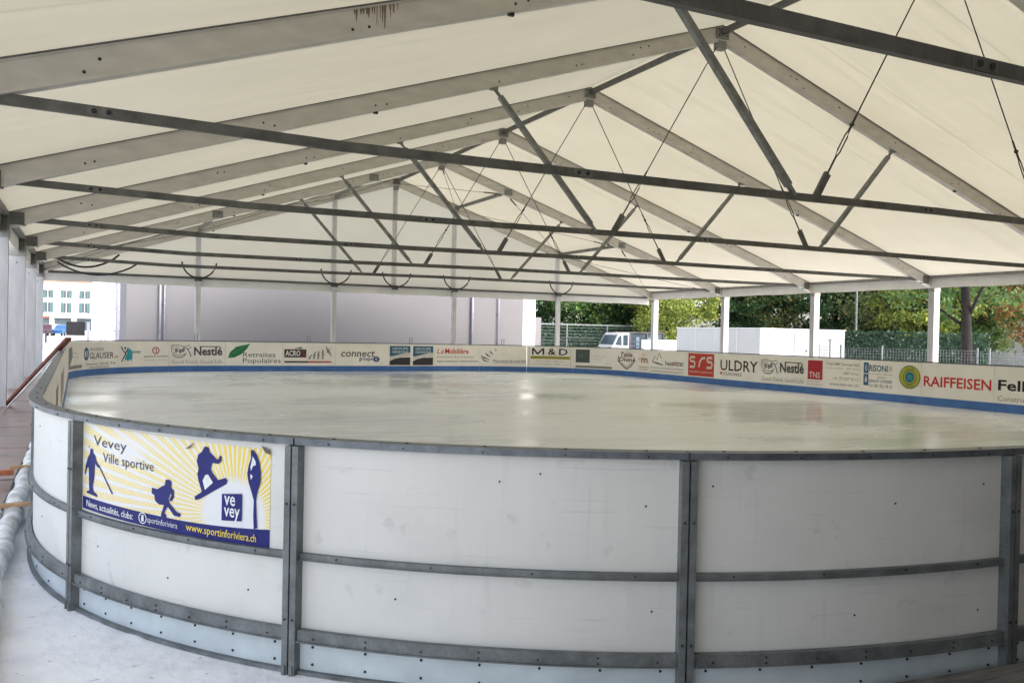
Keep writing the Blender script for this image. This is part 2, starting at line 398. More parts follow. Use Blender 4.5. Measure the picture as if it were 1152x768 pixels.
# ------------------------------------------------------------------ lettering helpers
_tcache = {}
def text_shape(txt, bold=0., shear=0., spacing=1.):
    key = (txt, bold, shear, spacing)
    if key in _tcache: return _tcache[key]
    cu = bpy.data.curves.new('t', 'FONT'); cu.body = txt; cu.size = 1; cu.offset = bold; cu.shear = shear; cu.space_character = spacing
    cu.resolution_u = 2; cu.fill_mode = 'FRONT'
    o = bpy.data.objects.new('t', cu); col.objects.link(o)
    bpy.context.view_layer.update()
    me = bpy.data.meshes.new_from_object(o.evaluated_get(bpy.context.evaluated_depsgraph_get()))
    vs = [(v.co.x, v.co.y) for v in me.vertices]; fs = [tuple(p.vertices) for p in me.polygons]
    bpy.data.objects.remove(o); bpy.data.curves.remove(cu); bpy.data.meshes.remove(me)
    x0 = min(v[0] for v in vs); x1 = max(v[0] for v in vs); y0 = min(v[1] for v in vs); y1 = max(v[1] for v in vs)
    out = ([((x-x0)/(x1-x0), (y-y0)/(y1-y0)) for x, y in vs], fs)
    _tcache[key] = out
    return out
def poly_shape(pts):
    return (list(pts), [tuple(t) for t in tessellate_polygon([[Vector((x, y, 0)) for x, y in pts]])])
def ell(cx, cy, rx, ry, n=18): return [(cx+rx*math.cos(2*math.pi*k/n), cy+ry*math.sin(2*math.pi*k/n)) for k in range(n)]
def stroke(pts, w, asp=1.):
    """a bent ribbon of width w in (u, v); asp = v units per u unit"""
    L_, R_ = [], []
    for i, p in enumerate(pts):
        a = pts[max(i-1, 0)]; b = pts[min(i+1, len(pts)-1)]
        dx, dy = (b[0]-a[0])*asp, (b[1]-a[1]); l = math.hypot(dx, dy) or 1
        nx, ny = -dy/l, dx/l
        ww = w[i] if isinstance(w, (list, tuple)) else w
        L_.append((p[0]+nx*ww/2/asp, p[1]+ny*ww/2)); R_.append((p[0]-nx*ww/2/asp, p[1]-ny*ww/2))
    return L_+R_[::-1]

class Print:
    """flat marks in (u, v), u left to right, v top to bottom, later wrapped on a board"""
    def __init__(s): s.items = {}; s.layer = 0
    def put(s, kind, c, shape):
        s.layer += 1
        s.items.setdefault((kind, c), []).append((shape, s.layer))
    def t(s, txt, u0, v0, u1, v1, c, slope=0., **k):
        vs, fs = text_shape(txt, **k)
        s.put('lettering', c, ([(u0+(u1-u0)*x, v1+(v0-v1)*y+slope*(u1-u0)*x) for x, y in vs], fs))
    def r(s, u0, v0, u1, v1, c, kind='logo', nu=4):
        vs = []; fs = []
        for i in range(nu+1):
            u = u0+(u1-u0)*i/nu; vs += [(u, v0), (u, v1)]
        for i in range(nu): fs.append((2*i, 2*i+1, 2*i+3, 2*i+2))
        s.put(kind, c, (vs, fs))
    def p(s, pts, c, kind='logo'): s.put(kind, c, poly_shape(pts))
    def s_(s, pts, w, c, asp=2.3): s.put('logo', c, poly_shape(stroke(pts, w, asp)))
    def c_(s, cx, cy, rx, ry, c): s.p(ell(cx, cy, rx, ry), c)
    def ring(s, cx, cy, rx, ry, k, c, n=24):
        o = ell(cx, cy, rx, ry, n); i = ell(cx, cy, rx*k, ry*k, n)
        s.put('logo', c, (o+i, [(a, (a+1)%n, n+(a+1)%n, n+a) for a in range(n)]))
    def build(s, fn, parent, base=.0015, step=.0004):
        for (kind, c), shapes in s.items.items():
            mb = MB()
            for (vs, fs), ly in shapes: mb.add([fn(u, v, base+step*ly) for u, v in vs], fs)
            mb.build(kind, ink(c), parent)

BLK = (.02, .02, .022); DGR = (.09, .09, .095); GRY = (.28, .27, .26); LGR = (.40, .39, .37); RED = (.52, .035, .03); BRN = (.12, .035, .025)
def fine(P, u0, v0, u1, v1, c=GRY, txt='rue du simplon - 1800 vevey'): P.t(txt, u0, v0, u1, v1, c)

def birds(P, u0, v0, u1, v1):
    c = (.23, .23, .235); W = u1-u0; H = v1-v0
    q = lambda pts: [(u0+W*x, v0+H*y) for x, y in pts]
    P.s_(q([(0,.05),(.3,.0),(.62,.12),(.95,.02)]), .03, c); P.s_(q([(.05,.75),(.25,.98),(.55,.98),(.75,.75)]), .05, c)
    P.s_(q([(.08,.6),(.3,.8),(.6,.8),(.78,.6)]), .03, c)
    for a in ((.25,.45),(.45,.5),(.6,.42)): P.c_(u0+W*a[0], v0+H*a[1], W*.085, H*.17, c)
    P.s_(q([(.6,.2),(.8,.3),(.92,.6),(1,.95)]), .05, c); P.s_(q([(.78,.35),(.95,.25),(1,.12)]), .03, c)
    for k in range(4): P.s_(q([(.05+.1*k,.1),(.1+.1*k,.45)]), .022, c)
    P.s_(q([(.0,.05),(.0,.5),(.06,.62)]), .03, c)

def ad_nest(P):
    birds(P, .05, .14, .40, .66)
    P.t('Nestlé', .45, .22, .945, .58, DGR, bold=.03)
    P.r(.55, .185, .90, .22, DGR); 
    P.t('Good Food, Good Life', .05, .76, .95, .94, LGR)
def ad_shield(P):
    P.p([(.05,.2),(.45,.16),(.5,.5),(.1,.95)], (.20,.22,.21)); fine(P, .3,.36,.75,.44); fine(P, .45,.5,.8,.57); P.r(.2,.82,.95,.94,(.25,.25,.24))
def ad_oval(P):
    P.ring(.11,.45,.085,.24,.62,(.03,.08,.16)); P.s_([(.1,.3),(.13,.45),(.1,.62)], .09, (.10,.25,.42))
    P.t('MENUISERIE', .22,.24,.62,.34,(.16,.18,.22)); P.t('GLAUSER', .22,.41,.88,.64,(.05,.06,.08), bold=.01); P.t('sa', .9,.54,.98,.64,(.4,.1,.08))
    P.t('Combremont - 026 665 14 06', .1,.78,.92,.87,DGR, shear=.2); P.t('www.menuiserie.ch', .2,.9,.76,.98,DGR, shear=.2)
def ad_splash(P):
    teal = (.04,.33,.42); nv = (.02,.07,.14)
    P.p([(.12,.8),(.14,.62),(.18,.48),(.17,.34),(.24,.28),(.29,.4),(.295,.62),(.27,.8),(.24,.7),(.2,.8),(.16,.7)], teal)
    P.c_(.135,.27,.02,.055,nv); P.s_([(.045,.2),(.1,.38),(.135,.44),(.18,.36),(.2,.24)], .05, nv)
    P.s_([(.14,.4),(.15,.5),(.11,.62),(.06,.8)], [.09,.07,.055,.04], nv)
    P.r(.29,.38,.46,.47,(.36,.40,.37))
    P.ring(.755,.37,.07,.15,.72,(.42,.11,.09)); P.s_([(.73,.37),(.765,.28),(.765,.47)], .04, (.42,.11,.09))
    P.t('quartz & lumière', .53,.56,.985,.66,(.12,.05,.06), bold=.01); fine(P, .53,.73,.97,.79)
def ad_leaf(P):
    gn = (.03,.19,.08)
    P.p([(.04,.68),(.08,.42),(.18,.2),(.42,.06),(.36,.3),(.27,.52),(.15,.66)], gn); P.s_([(.04,.68),(.2,.36),(.42,.06)], .02, (.10,.32,.14))
    P.t('Retraites', .30,.43,.87,.63,DGR); P.t('Populaires', .30,.69,.97,.95,DGR)
def ad_evo(P):
    dk = (.055,.045,.045)
    P.p([(.2,.25),(.34,.17),(.37,.25)], (.08,.17,.07)); P.r(.03,.28,.44,.64,dk); P.t('ACRO', .05,.33,.33,.58,(.75,.75,.72), bold=.03); P.t('S', .35,.33,.42,.58,(.30,.06,.05))
    for i, (u, h) in enumerate(((.50,.17),(.585,.3),(.665,.33),(.75,.4))):
        P.c_(u+.012*(3-i), .72-h, .015,.04,GRY); P.s_([(u+.006*(3-i),.76-h),(u,.72-h*.45),(u+.012,.72)], [.09,.08,.035], GRY); P.s_([(u,.72-h*.4),(u-.02,.72)], .03, GRY)
        P.s_([(u+.004,.74-h*.8),(u+.03,.72-h*.45)], .03, GRY)
    P.s_([(.81,.15),(.86,.36),(.92,.58)], [.04,.11,.03], GRY); P.s_([(.82,.42),(.9,.22)], .03, (.35,.1,.08))
    P.r(.03,.80,.48,.87,dk); P.r(.48,.80,.92,.87,(.46,.10,.06))
def ad_conn(P):
    bl = (.03,.06,.22)
    P.t('connect', .10,.32,.74,.60,DGR, shear=.12, bold=.012); P.t('groupe', .44,.64,.70,.82,bl, bold=.015); P.c_(.77,.70,.062,.13,bl); P.t('e', .745,.62,.795,.77,(.6,.6,.6))
def ad_tiles(P):
    for a in (.03, .53):
        P.r(a,.07,a+.44,.56,(.03,.13,.22)); P.t('GROUPE', a+.05,.14,a+.39,.25,(.55,.6,.62), bold=.02); P.t('GRISONI', a+.05,.30,a+.39,.41,(.55,.6,.62), bold=.02)
        P.p([(a,.58),(a+.15,.50),(a+.3,.42),(a+.44,.38),(a+.44,.56),(a+.3,.58),(a+.15,.64),(a,.76)], (.62,.61,.58))
        P.p([(a,.97),(a,.78),(a+.1,.68),(a+.22,.62),(a+.44,.60),(a+.44,.97)], (.045,.045,.05))
def ad_mob(P):
    P.t('La', .05,.17,.20,.42,RED, shear=.25); P.t('Mobilière', .23,.17,.75,.42,RED, bold=.02)
    P.t('Assurances & prévoyance', .05,.50,.87,.65,GRY, shear=.25); P.t('Agence générale Chablais-Riviera', .05,.73,.97,.84,DGR, bold=.01)
def ad_fan(P):
    dk = (.05,.07,.07)
    for pts in ([(.03,.55),(.09,.72),(.2,.8)], [(.03,.50),(.1,.6),(.22,.70)], [(.12,.36),(.16,.46),(.24,.56)], [(.22,.24),(.24,.34),(.29,.44)], [(.34,.16),(.35,.28)]):
        P.s_(pts, [.02]+[.07]*(len(pts)-2)+[.02] if len(pts) > 2 else [.06,.015], dk)
    P.t('Pharmacie du marché', .29,.68,.98,.80,DGR, bold=.008); P.r(.30,.84,.99,.855,GRY)
def ad_md(P):
    for u_ in (.11,.335): P.r(u_,.08,u_+.035,.40,BLK)
    P.p([(.11,.08),(.15,.08),(.24,.33),(.22,.40)], BLK); P.p([(.37,.08),(.33,.08),(.22,.33),(.24,.40)], BLK)
    for a, b, t in ((.45,.62,'&'),(.69,.88,'D')): P.t(t, a,.08,b,.40,BLK, bold=.015)
    P.r(.08,.46,.93,.60,(.33,.30,.05)); P.t('MENUISERIE ÉBÉNISTERIE', .1,.49,.91,.57,(.10,.09,.02)); fine(P, .2,.68,.82,.75); fine(P, .1,.82,.9,.89)
    for a in ((.045,.05,.055,.95),(.945,.05,.955,.95)): P.r(*a,(.42,.40,.34))
def ad_sq(P):
    g_ = (.075,.095,.09)
    P.r(.06,.08,.38,.72,g_); P.t('a', .13,.28,.24,.50,(.14,.165,.155)); P.r(.29,.08,.294,.72,(.2,.22,.2))
    fine(P, .42,.36,.8,.43,LGR); fine(P, .42,.5,.66,.57,LGR); fine(P, .74,.68,.94,.75,LGR); P.r(.06,.86,.93,.97,(.23,.23,.2))
def ad_heart(P):
    P.s_([(.10,.34),(.08,.55),(.2,.78),(.30,.93)], .05, BRN); P.s_([(.5,.34),(.52,.55),(.42,.78),(.30,.93)], .05, BRN)
    P.s_([(.16,.62),(.30,.84),(.45,.62)], .03, BRN)
    P.t('Table', .14,.14,.46,.36,BRN, bold=.02, shear=.2); P.t('Divine', .10,.38,.54,.58,BRN, bold=.02, shear=.2)
    og = (.40,.23,.10)
    P.t('m', .72,.36,.92,.58,og, bold=.03); P.s_([(.76,.16),(.8,.26),(.84,.16)], .03, og); P.t('*', .64,.34,.70,.48,og); P.t('restaurant', .64,.72,.96,.8,og); P.t('vevey', .66,.85,.92,.93,og)
def ad_mount(P):
    P.s_([(.06,.50),(.14,.24),(.20,.40),(.26,.10),(.33,.34)], .04, DGR); P.s_([(.06,.50),(.2,.55),(.38,.62)], [.03,.07,.04], DGR)
    P.t('haus', .44,.42,.66,.62,(.08,.14,.10), bold=.02); P.t('ntz', .66,.42,.8,.62,(.4,.08,.1), bold=.02); P.t('tec', .8,.42,.94,.62,(.08,.18,.16), bold=.02)
    P.t('Études et réalisations techniques', .03,.70,.94,.80,GRY, bold=.01); P.t('www.bureau-technique.ch', .03,.86,.94,.96,GRY, bold=.01)
def ad_red(P):
    P.r(.08,.04,.87,.97,(.50,.055,.04)); cr = (.66,.60,.52)
    def S(u): P.s_([(u+.15,.20),(u+.02,.20),(u,.26),(u+.02,.36),(u+.13,.38),(u+.15,.46),(u+.13,.60),(u-.01,.60)], .10, cr)
    S(.14); S(.66); P.s_([(.42,.60),(.44,.38),(.5,.24),(.6,.2)], .10, cr); P.t('solutions sanitaires', .12,.74,.83,.83,cr)
def ad_uld(P):
    dk = (.07,.03,.03)
    P.t('ULDRY', .05,.24,.96,.66,dk, bold=.012); P.r(.05,.72,.10,.81,RED); P.t('CUISINES', .13,.72,.58,.84,dk, bold=.015, spacing=1.3)
def ad_tns(P):
    P.r(.02,.08,.31,.74,(.42,.03,.045)); P.t('TNS', .05,.48,.26,.68,(.78,.72,.7)); fine(P, .02,.78,.26,.84); fine(P, .02,.88,.30,.94)
    P.t('Total NMT Services Sarl', .37,.12,.97,.21,GRY, bold=.01); fine(P, .37,.28,.97,.34); P.t('1800 Vevey', .70,.42,.97,.52,GRY)
    P.t('+41 79 107 70 12', .50,.60,.97,.70,GRY); P.t('www.tns-ser.ch', .45,.78,.97,.89,GRY)
def ad_drop(P):
    bl = (.03,.12,.24); cr = (.66,.62,.54)
    P.r(.055,.06,.14,.80,bl)
    for v in (.25, .62): P.p([(.097,v-.15),(.12,v),(.11,v+.08),(.085,v+.08),(.075,v)], cr)
    P.p([(.085,.29),(.097,.14),(.11,.29)], bl); P.r(.055,.40,.14,.44,cr)
    P.t('RISONI', .15,.13,.46,.34,bl, bold=.02); P.t('SA', .48,.14,.535,.30,GRY)
    fine(P, .15,.39,.54,.45); P.t('sanitaire', .29,.49,.44,.55,GRY); P.t('BENOIT CORSIER', .15,.60,.54,.69,(.10,.16,.25)); P.t('Tel. 021 921 10 12', .15,.74,.54,.84,DGR)
    yg = (.42,.41,.05); gn = (.06,.14,.08)
    P.c_(.815,.45,.165,.36,yg); P.ring(.815,.45,.165,.36,.93,gn); P.ring(.815,.45,.105,.23,.9,gn); P.c_(.815,.45,.075,.165,(.03,.17,.25)); P.r(.785,.38,.845,.52,(.06,.28,.34))
    P.t('CLUB', .745,.16,.885,.24,gn); P.t('VEVEY', .74,.68,.89,.76,gn)
def ad_raif(P): P.t('RAIFFEISEN', .03,.38,.965,.69,(.56,.03,.03), bold=.018)
def ad_fell(P):
    P.t('Fellay', .05,.36,.62,.74,BLK, bold=.025); P.t('Construction bois', .05,.80,.75,.94,GRY)
def ad_smudge(P):
    for u, c in ((.2,(.42,.2,.15)),(.45,(.45,.3,.24)),(.7,(.3,.3,.33))): P.r(u,.3,u+.12,.9,c)

# ------------------------------------------------------------------ rink boards: one thing each
TOPZ = 1.10
SCREWS = [((.09,.93),(.40,.86),(.93,.95),(.10,.33),(.52,.36)), ((.10,.86),(.36,.99),(.46,.95),(.08,.40),(.72,.40)), ((.93,.93),(.48,.34),(.86,.40),(.16,.36)), ((.35,.95),(.78,.72),(.3,.40)), ((.2,.9),(.7,.8),(.5,.36))]
SI = [0]
def rink_board(s0, s1, label, ad=None, group='rink boards in the oval barrier', near=False, pins=False):
    sm = (s0+s1)/2; c = at(sm, .04)
    root = empty('rink_board', (c[0], c[1], 0), label, 'rink board', group)
    n = 24 if ad else 16 if near else 8
    e = .004
    a, b = s0+e, s1-e
    mb = MB(); strip(mb, a, b, 0, .018, .02, TOPZ-.036, n); mb.build('inner_sheet', M['hdpe_in'], root, smooth=False)
    mb = MB(); strip(mb, a, b, -.007, -.0005, .016, .215, n); mb.build('kick_band', M['kick_blue'], root)
    mb = MB(); strip(mb, a+.030, b-.030, .020, .042, .18, TOPZ-.036, n)
    if near:
        mb.cur = 1
        L = s1-s0
        for fu, z in SCREWS[SI[0] % 5]:
            q = at(s0+L*fu, .0415); r = at(s0+L*fu, .06); d = Vector((r[0]-q[0], r[1]-q[1], 0))
            mb.disc((q[0],q[1],z), d, .0048, .003, 8)
    SI[0] += near
    mb.build('outer_sheet', [M['hdpe'], M['bolt']], root)
    mb = MB(); strip(mb, a+.030, b-.030, .018, .050, .033, .163, n)
    if near:
        mb.cur = 1
        for k in range(7):
            for z in (.062, .142):
                s = s0+.10+(s1-s0-.2)*k/6; q = at(s, .0495); r = at(s, .07)
                mb.disc((q[0],q[1],z), (r[0]-q[0], r[1]-q[1], 0), .0062, .005, 8)
    mb.build('kick_strip', [M['kick_ice'], M['bolt']], root)
    # steel frame
    mb = MB(); strip(mb, a, b, -.006, .080, TOPZ-.007, TOPZ, n); strip(mb, a, b, .073, .080, TOPZ-.031, TOPZ-.0075, n)
    strip(mb, a, b, .02, .0725, TOPZ-.031, TOPZ-.0075, n)
    if near:
        mb.cur = 1
        for k in range(5):
            s = s0+(s1-s0)*(k+.5)/5; q = at(s, .0795); r = at(s, .11); mb.disc((q[0],q[1],TOPZ-.019), (r[0]-q[0], r[1]-q[1], 0), .0045, .005, 8)
            q = at(s, .03); mb.disc((q[0],q[1],TOPZ-.0005), (0,0,1), .008, .004, 6)
    mb.build('top_rail', [M['rail_dark'], M['bolt']], root)
    mb = MB(); strip(mb, a+.032, b-.032, .043, .070, .546, .572, n)
    if near:
        strip(mb, a+.032, b-.032, .0705, .078, .541, .546, n)
        mb.cur = 1
        for k in range(4):
            s = s0+(s1-s0)*(k+.5)/4; q = at(s, .0695); r = at(s, .11); mb.disc((q[0],q[1],.560), (r[0]-q[0], r[1]-q[1], 0), .0045, .005, 8)
    mb.build('mid_rail', [M['galv'], M['bolt']], root)
    mb = MB(); strip(mb, a+.032, b-.032, .051, .083, .168, .224, n)
    if near:
        strip(mb, a+.032, b-.032, .0835, .093, .168, .174, n)
        mb.cur = 1
        for k in range(7):
            s = s0+.12+(s1-s0-.24)*k/6; q = at(s, .0825); r = at(s, .11)
            for z in ((.183,.208) if k % 2 else (.19,)): mb.disc((q[0],q[1],z), (r[0]-q[0], r[1]-q[1], 0), .0045, .005, 8)
    mb.build('lower_rail', [M['galv'], M['bolt']], root)
    mb = MB(); strip(mb, a+.032, b-.032, .046, .075, .0, .032, n); mb.build('base_angle', M['galv'], root)
    for (p0, p1) in ((a, a+.030), (b-.030, b)):
        mb = MB(); strip(mb, p0, p1, .021, .098, 0, TOPZ-.0355, 1)
        strip(mb, p0+.008, p1-.008, .0985, .106, .0, .06, 1)
        if near:
            mb.cur = 1
            for z in (.27, .80):
                q = at((p0+p1)/2, .0975); r = at((p0+p1)/2, .12); mb.disc((q[0],q[1],z), (r[0]-q[0], r[1]-q[1], 0), .006, .005, 6)
        mb.build('post', [M['galv'], M['bolt']], root)
    if pins:
        for d in (-.05, .05):
            mb = MB(); q = at(sm+d, .12); mb.tube([(q[0],q[1],.9),(q[0],q[1],1.34)], .013, 6); mb.box(q[0]-.02,q[0]+.02,q[1]-.04,q[1]+.0,.86,.93)
            mb.build('support_pin', M['galv'], root)
    if ad:
        P = Print(); ad(P)
        z1, z0 = 1.058, .225
        def fn(u, v, off):
            x, y = at(s0+(s1-s0)*u, -off); return (x, y, z1+(z0-z1)*v)
        P.build(fn, root, base=.003)
    return root

ORD = ['first','second','third','fourth','fifth','sixth','seventh','eighth','ninth','tenth','eleventh','twelfth','thirteenth']
ads = [
 (19.88,21.78,ad_shield,'cream rink board in the far left corner with grey leaf and faded text'),
 (21.78,23.66,ad_oval,'cream rink board with dark blue oval emblem and black capitals, far left corner'),
 (23.66,25.59,ad_splash,'cream rink board with teal leaping figure and small red ring'),
 (25.59,27.56,ad_nest,'cream far rink board with grey bird nest drawing, left of the green leaf board'),
 (27.56,29.57,ad_leaf,'cream rink board with big green leaf and two lines of grey lettering'),
 (29.57,31.54,ad_evo,'cream rink board with black name block and row of evolving human figures'),
 (31.54,33.61,ad_conn,'cream rink board with slanted black word over small dark blue word'),
 (33.61,35.52,ad_tiles,'cream rink board with two square blue and black tiles side by side'),
 (35.52,37.49,ad_mob,'cream rink board with red name over two grey slanted text lines'),
 (37.49,39.45,ad_fan,'cream rink board with dark fan of brush strokes and a pharmacy name'),
 (39.45,41.39,ad_md,'cream rink board with large black letters M & D over olive bar'),
 (41.39,43.33,ad_sq,'cream rink board with dark grey green square holding a letter a'),
 (43.33,45.46,ad_heart,'cream rink board with brown heart drawing and small orange m'),
 (45.46,47.58,ad_mount,'cream rink board with black mountain strokes, left of the red square board'),
 (47.58,49.33,ad_red,'rink board nearly filled by an orange red square with cream letters'),
 (49.33,51.28,ad_uld,'cream rink board with wide dark brown capitals and a tiny red square'),
 (51.28,53.25,ad_nest,'cream rink board with grey bird nest drawing, left of the crimson square board'),
 (53.25,55.20,ad_tns,'cream rink board with crimson square at left and grey address lines'),
 (55.20,57.12,ad_drop,'cream rink board with blue water drop block and round yellow green badge'),
 (57.12,59.05,ad_raif,'cream rink board with one wide red word in capitals'),
 (59.05,61.00,ad_fell,'cream rink board with heavy black name, at the right edge of the photo'),
]
for i, (a, b, ad, lab) in enumerate(ads): rink_board(a, b, lab, ad, pins=(i in (3, 5, 7, 9)))
# left long side, seen edge on
js = [.40]+[2.1+1.778*k for k in range(11)]
js[-1] = 19.88
for k in range(11):
    rink_board(js[k], js[k+1], 'cream board of the left long side, %s counted from the near rounded corner' % ORD[k], ad_smudge if k in (2, 4, 5) else None)
# near rounded corner, seen from outside
nj = [s_angle(a) for a in (264.9, 244.9, 224.1, 204.9)]+[TOT+.40]
labs = ['large white board in front of the camera, its lower part scuffed grey', 'large clean white board right of the sports poster, with galvanised frame',
        'white curved board carrying the yellow and blue sports poster', 'narrow-looking white curved board left of the sports poster']
for k in range(4): rink_board(nj[k], nj[k+1], labs[k], None, near=True)
# right near corner and near end, mostly outside the frame
nn = 11; j2 = [61.0+(nj[0]-61.0)*k/nn for k in range(nn+1)]
for k in range(nn):
    last = k == nn-1
    rink_board(j2[k], j2[k+1], 'white board at the bottom right edge, only its end post showing' if last else 'plain board of the near right side, %s after the heavy black name' % ORD[k], None, near=last)

# ------------------------------------------------------------------ poster
def poster_mat():
    m, nt, b = newmat('poster_print')
    uv = nt.nodes.new('ShaderNodeUVMap'); sp = nt.nodes.new('ShaderNodeSeparateXYZ'); nt.links.new(uv.outputs[0], sp.inputs[0])
    def mth(op, a, b_=None, c=None):
        n = nt.nodes.new('ShaderNodeMath'); n.operation = op
        for i, x in enumerate((a, b_, c)):
            if x is None: continue
            if isinstance(x, (int, float)): n.inputs[i].default_value = x
            else: nt.links.new(x, n.inputs[i])
        return n.outputs[0]
    U, V = sp.outputs[0], sp.outputs[1]
    dx = mth('MULTIPLY', mth('SUBTRACT', U, .80), 2.1); dy = mth('SUBTRACT', V, .70)
    ang = mth('ARCTAN2', dy, dx); ray = mth('GREATER_THAN', mth('SINE', mth('MULTIPLY', ang, 74)), -.45)
    dist = mth('SQRT', mth('ADD', mth('MULTIPLY', dx, dx), mth('MULTIPLY', dy, dy)))
    far = nt.nodes.new('ShaderNodeMapRange'); far.interpolation_type = 'SMOOTHSTEP'; far.inputs[1].default_value = .30; far.inputs[2].default_value = .42; nt.links.new(dist, far.inputs[0])
    # pale glow round the title, top left
    ex = mth('MULTIPLY', mth('SUBTRACT', U, .24), 1.7); ey = mth('MULTIPLY', mth('SUBTRACT', V, .22), 1.25)
    ed = mth('SQRT', mth('ADD', mth('MULTIPLY', ex, ex), mth('MULTIPLY', ey, ey)))
    gl = nt.nodes.new('ShaderNodeMapRange'); gl.interpolation_type = 'SMOOTHSTEP'; gl.inputs[1].default_value = .05; gl.inputs[2].default_value = .26; gl.inputs[3].default_value = .15; nt.links.new(ed, gl.inputs[0])
    # halftone dots in the left part
    dots = mth('MULTIPLY', mth('SINE', mth('MULTIPLY', U, 330)), mth('SINE', mth('MULTIPLY', V, 150)))
    dm = mth('GREATER_THAN', dots, -.35)
    lf = nt.nodes.new('ShaderNodeMapRange'); lf.inputs[1].default_value = .35; lf.inputs[2].default_value = .75; nt.links.new(U, lf.inputs[0])
    dm2 = mth('MAXIMUM', mth('MULTIPLY', dm, .8), lf.outputs[0])
    k = mth('MULTIPLY', mth('MULTIPLY', mth('MULTIPLY', ray, far.outputs[0]), gl.outputs[0]), dm2)
    mx = nt.nodes.new('ShaderNodeMixRGB'); mx.inputs['Color1'].default_value = (.74,.745,.78,1); mx.inputs['Color2'].default_value = (.82,.63,.12,1)
    nt.links.new(k, mx.inputs['Fac']); nt.links.new(mx.outputs[0], b.inputs['Base Color']); b.inputs['Roughness'].default_value = .4
    return m
pz1, pz0 = 1.062, .585
def pfn(u, v, off):
    # u runs left to right as seen from outside, against the path
    u = u+.38*u*(1-u)       # the layout below was measured on the bent print
    s = s_angle(205.45)+(s_angle(222.4)-s_angle(205.45))*u
    x, y = at(s, .0425+off); 
    return (x, y, pz1-.03*u+(pz0-pz1+.01*u)*v)
c = pfn(.5,.5,0)
post = empty('poster', (c[0], c[1], c[2]), 'yellow, white and dark blue sports poster fixed to the curved white board', 'poster')
me = bpy.data.meshes.new('sheet'); vs = []; fs = []; uvs = []
NU, NV = 24, 8
for i in range(NU+1):
    for j in range(NV+1): vs.append(pfn(i/NU, j/NV, .0012)); uvs.append((i/NU, j/NV))
for i in range(NU):
    for j in range(NV): fs.append((i*(NV+1)+j, i*(NV+1)+j+1, (i+1)*(NV+1)+j+1, (i+1)*(NV+1)+j))
me.from_pydata(vs, [], fs); ul = me.uv_layers.new(name='UVMap')
for lp in me.loops: ul.data[lp.index].uv = uvs[lp.vertex_index]
me.materials.append(poster_mat())
so_ = bpy.data.objects.new('sheet', me); col.objects.link(so_); so_.parent = post; so_.matrix_parent_inverse = Matrix.Translation(-post.location)
P = Print(); NV_ = (.018,.022,.16); W_ = (.78,.78,.82); YL = (.78,.60,.10)
def px(x, y):       # poster layout measured on the print: corner points of its four corners
    u = (x-218)/497.; return (u, (y-(75+80*u))/(230+33*u))
def PX(pts): return [px(*q) for q in pts]
P.put('band', NV_, ([q for i in range(17) for q in ((i/16, .858-.055*max(0,(i/16-.5)*2)**1.5), (i/16, 1))], [(2*i,2*i+1,2*i+3,2*i+2) for i in range(16)]))
P.t('Vevey', *px(249,110), .245, .275, (.05,.05,.10), slope=-.02)
P.t('Ville sportive', .118,.30,.385,.44,(.06,.06,.11), slope=-.3*.15)
# skier
P.p(PX([(240,146),(247,147),(248,157),(254,164),(258,178),(267,193),(264,197),(254,185),(253,200),(252,225),(248,245),(250,258),(262,268),(262,274),(230,264),(231,259),(238,258),(237,240),(236,215),(235,195),(229,200),(226,215),(223,213),(226,192),(232,170),(238,160)]), NV_, 'skier_figure')
P.p(PX([(262,186),(266,188),(306,262),(303,264)]), NV_, 'skier_figure')
# hockey skater
P.p(PX([(440,222),(450,222),(455,230),(453,242),(460,250),(461,268),(455,279),(450,275),(455,262),(452,258),(448,272),(450,283),(468,306),(479,312),(476,320),(462,316),(446,292),(438,308),(444,318),(442,323),(430,320),(430,312),(437,288),(425,287),(415,278),(412,262),(406,258),(406,243),(420,247),(430,240),(438,236)]), NV_, 'hockey_player_figure')
# snowboarder
P.p(PX([(535,137),(545,139),(548,152),(556,160),(566,172),(572,170),(573,162),(579,164),(578,178),(570,184),(556,180),(551,196),(556,206),(570,226),(590,221),(595,228),(592,237),(525,274),(514,276),(512,267),(530,255),(521,225),(518,208),(521,195),(516,175),(519,158),(529,150)]), NV_, 'snowboarder_figure')
P.p(PX([(538,250),(532,226),(538,212),(545,210),(558,232)]), W_, 'snowboarder_gap')
# figure skater
P.p(PX([(657,152),(663,151),(674,165),(682,185),(687,215),(686,240),(678,262),(674,285),(676,320),(679,358),(669,360),(667,325),(668,285),(661,262),(652,235),(648,212),(652,190),(658,172)]), NV_, 'figure_skater')
P.p(PX([(663,168),(671,182),(672,192),(664,194),(659,206),(657,196)]), W_, 'figure_skater_gap')
P.p(PX([(657,214),(664,220),(659,230)]), W_, 'figure_skater_gap')
# town badge
q0, q1, q2, q3 = PX([(582,262),(635,265),(635,337),(582,331)]); P.p([q0, q1, q2, q3], NV_)
P.t('ve', .745, .515, .803, .615, W_, bold=.012); P.t('vey', .745, .635, .829, .775, W_, bold=.012)
P.t('News, actualités, clubs:', .03,.885,.288,.972,W_, bold=.01, slope=0)
P.ring(.338,.915,.020,.062,.82,W_); P.t('i', .331,.88,.345,.95,W_, bold=.03)
P.t('sportinforiviera', .362,.885,.512,.968,(.6,.6,.66), bold=.005); P.t('www.sportinforiviera.ch', .555,.865,.925,.97,YL, bold=.006)
P.p(PX([(489,142),(513,124),(500,141)]), (.14,.12,.10), 'curled_corner'); P.p(PX([(688,140),(716,156),(716,168),(700,160)]), (.14,.12,.10), 'torn_corner')
P.build(pfn, post, base=.002)

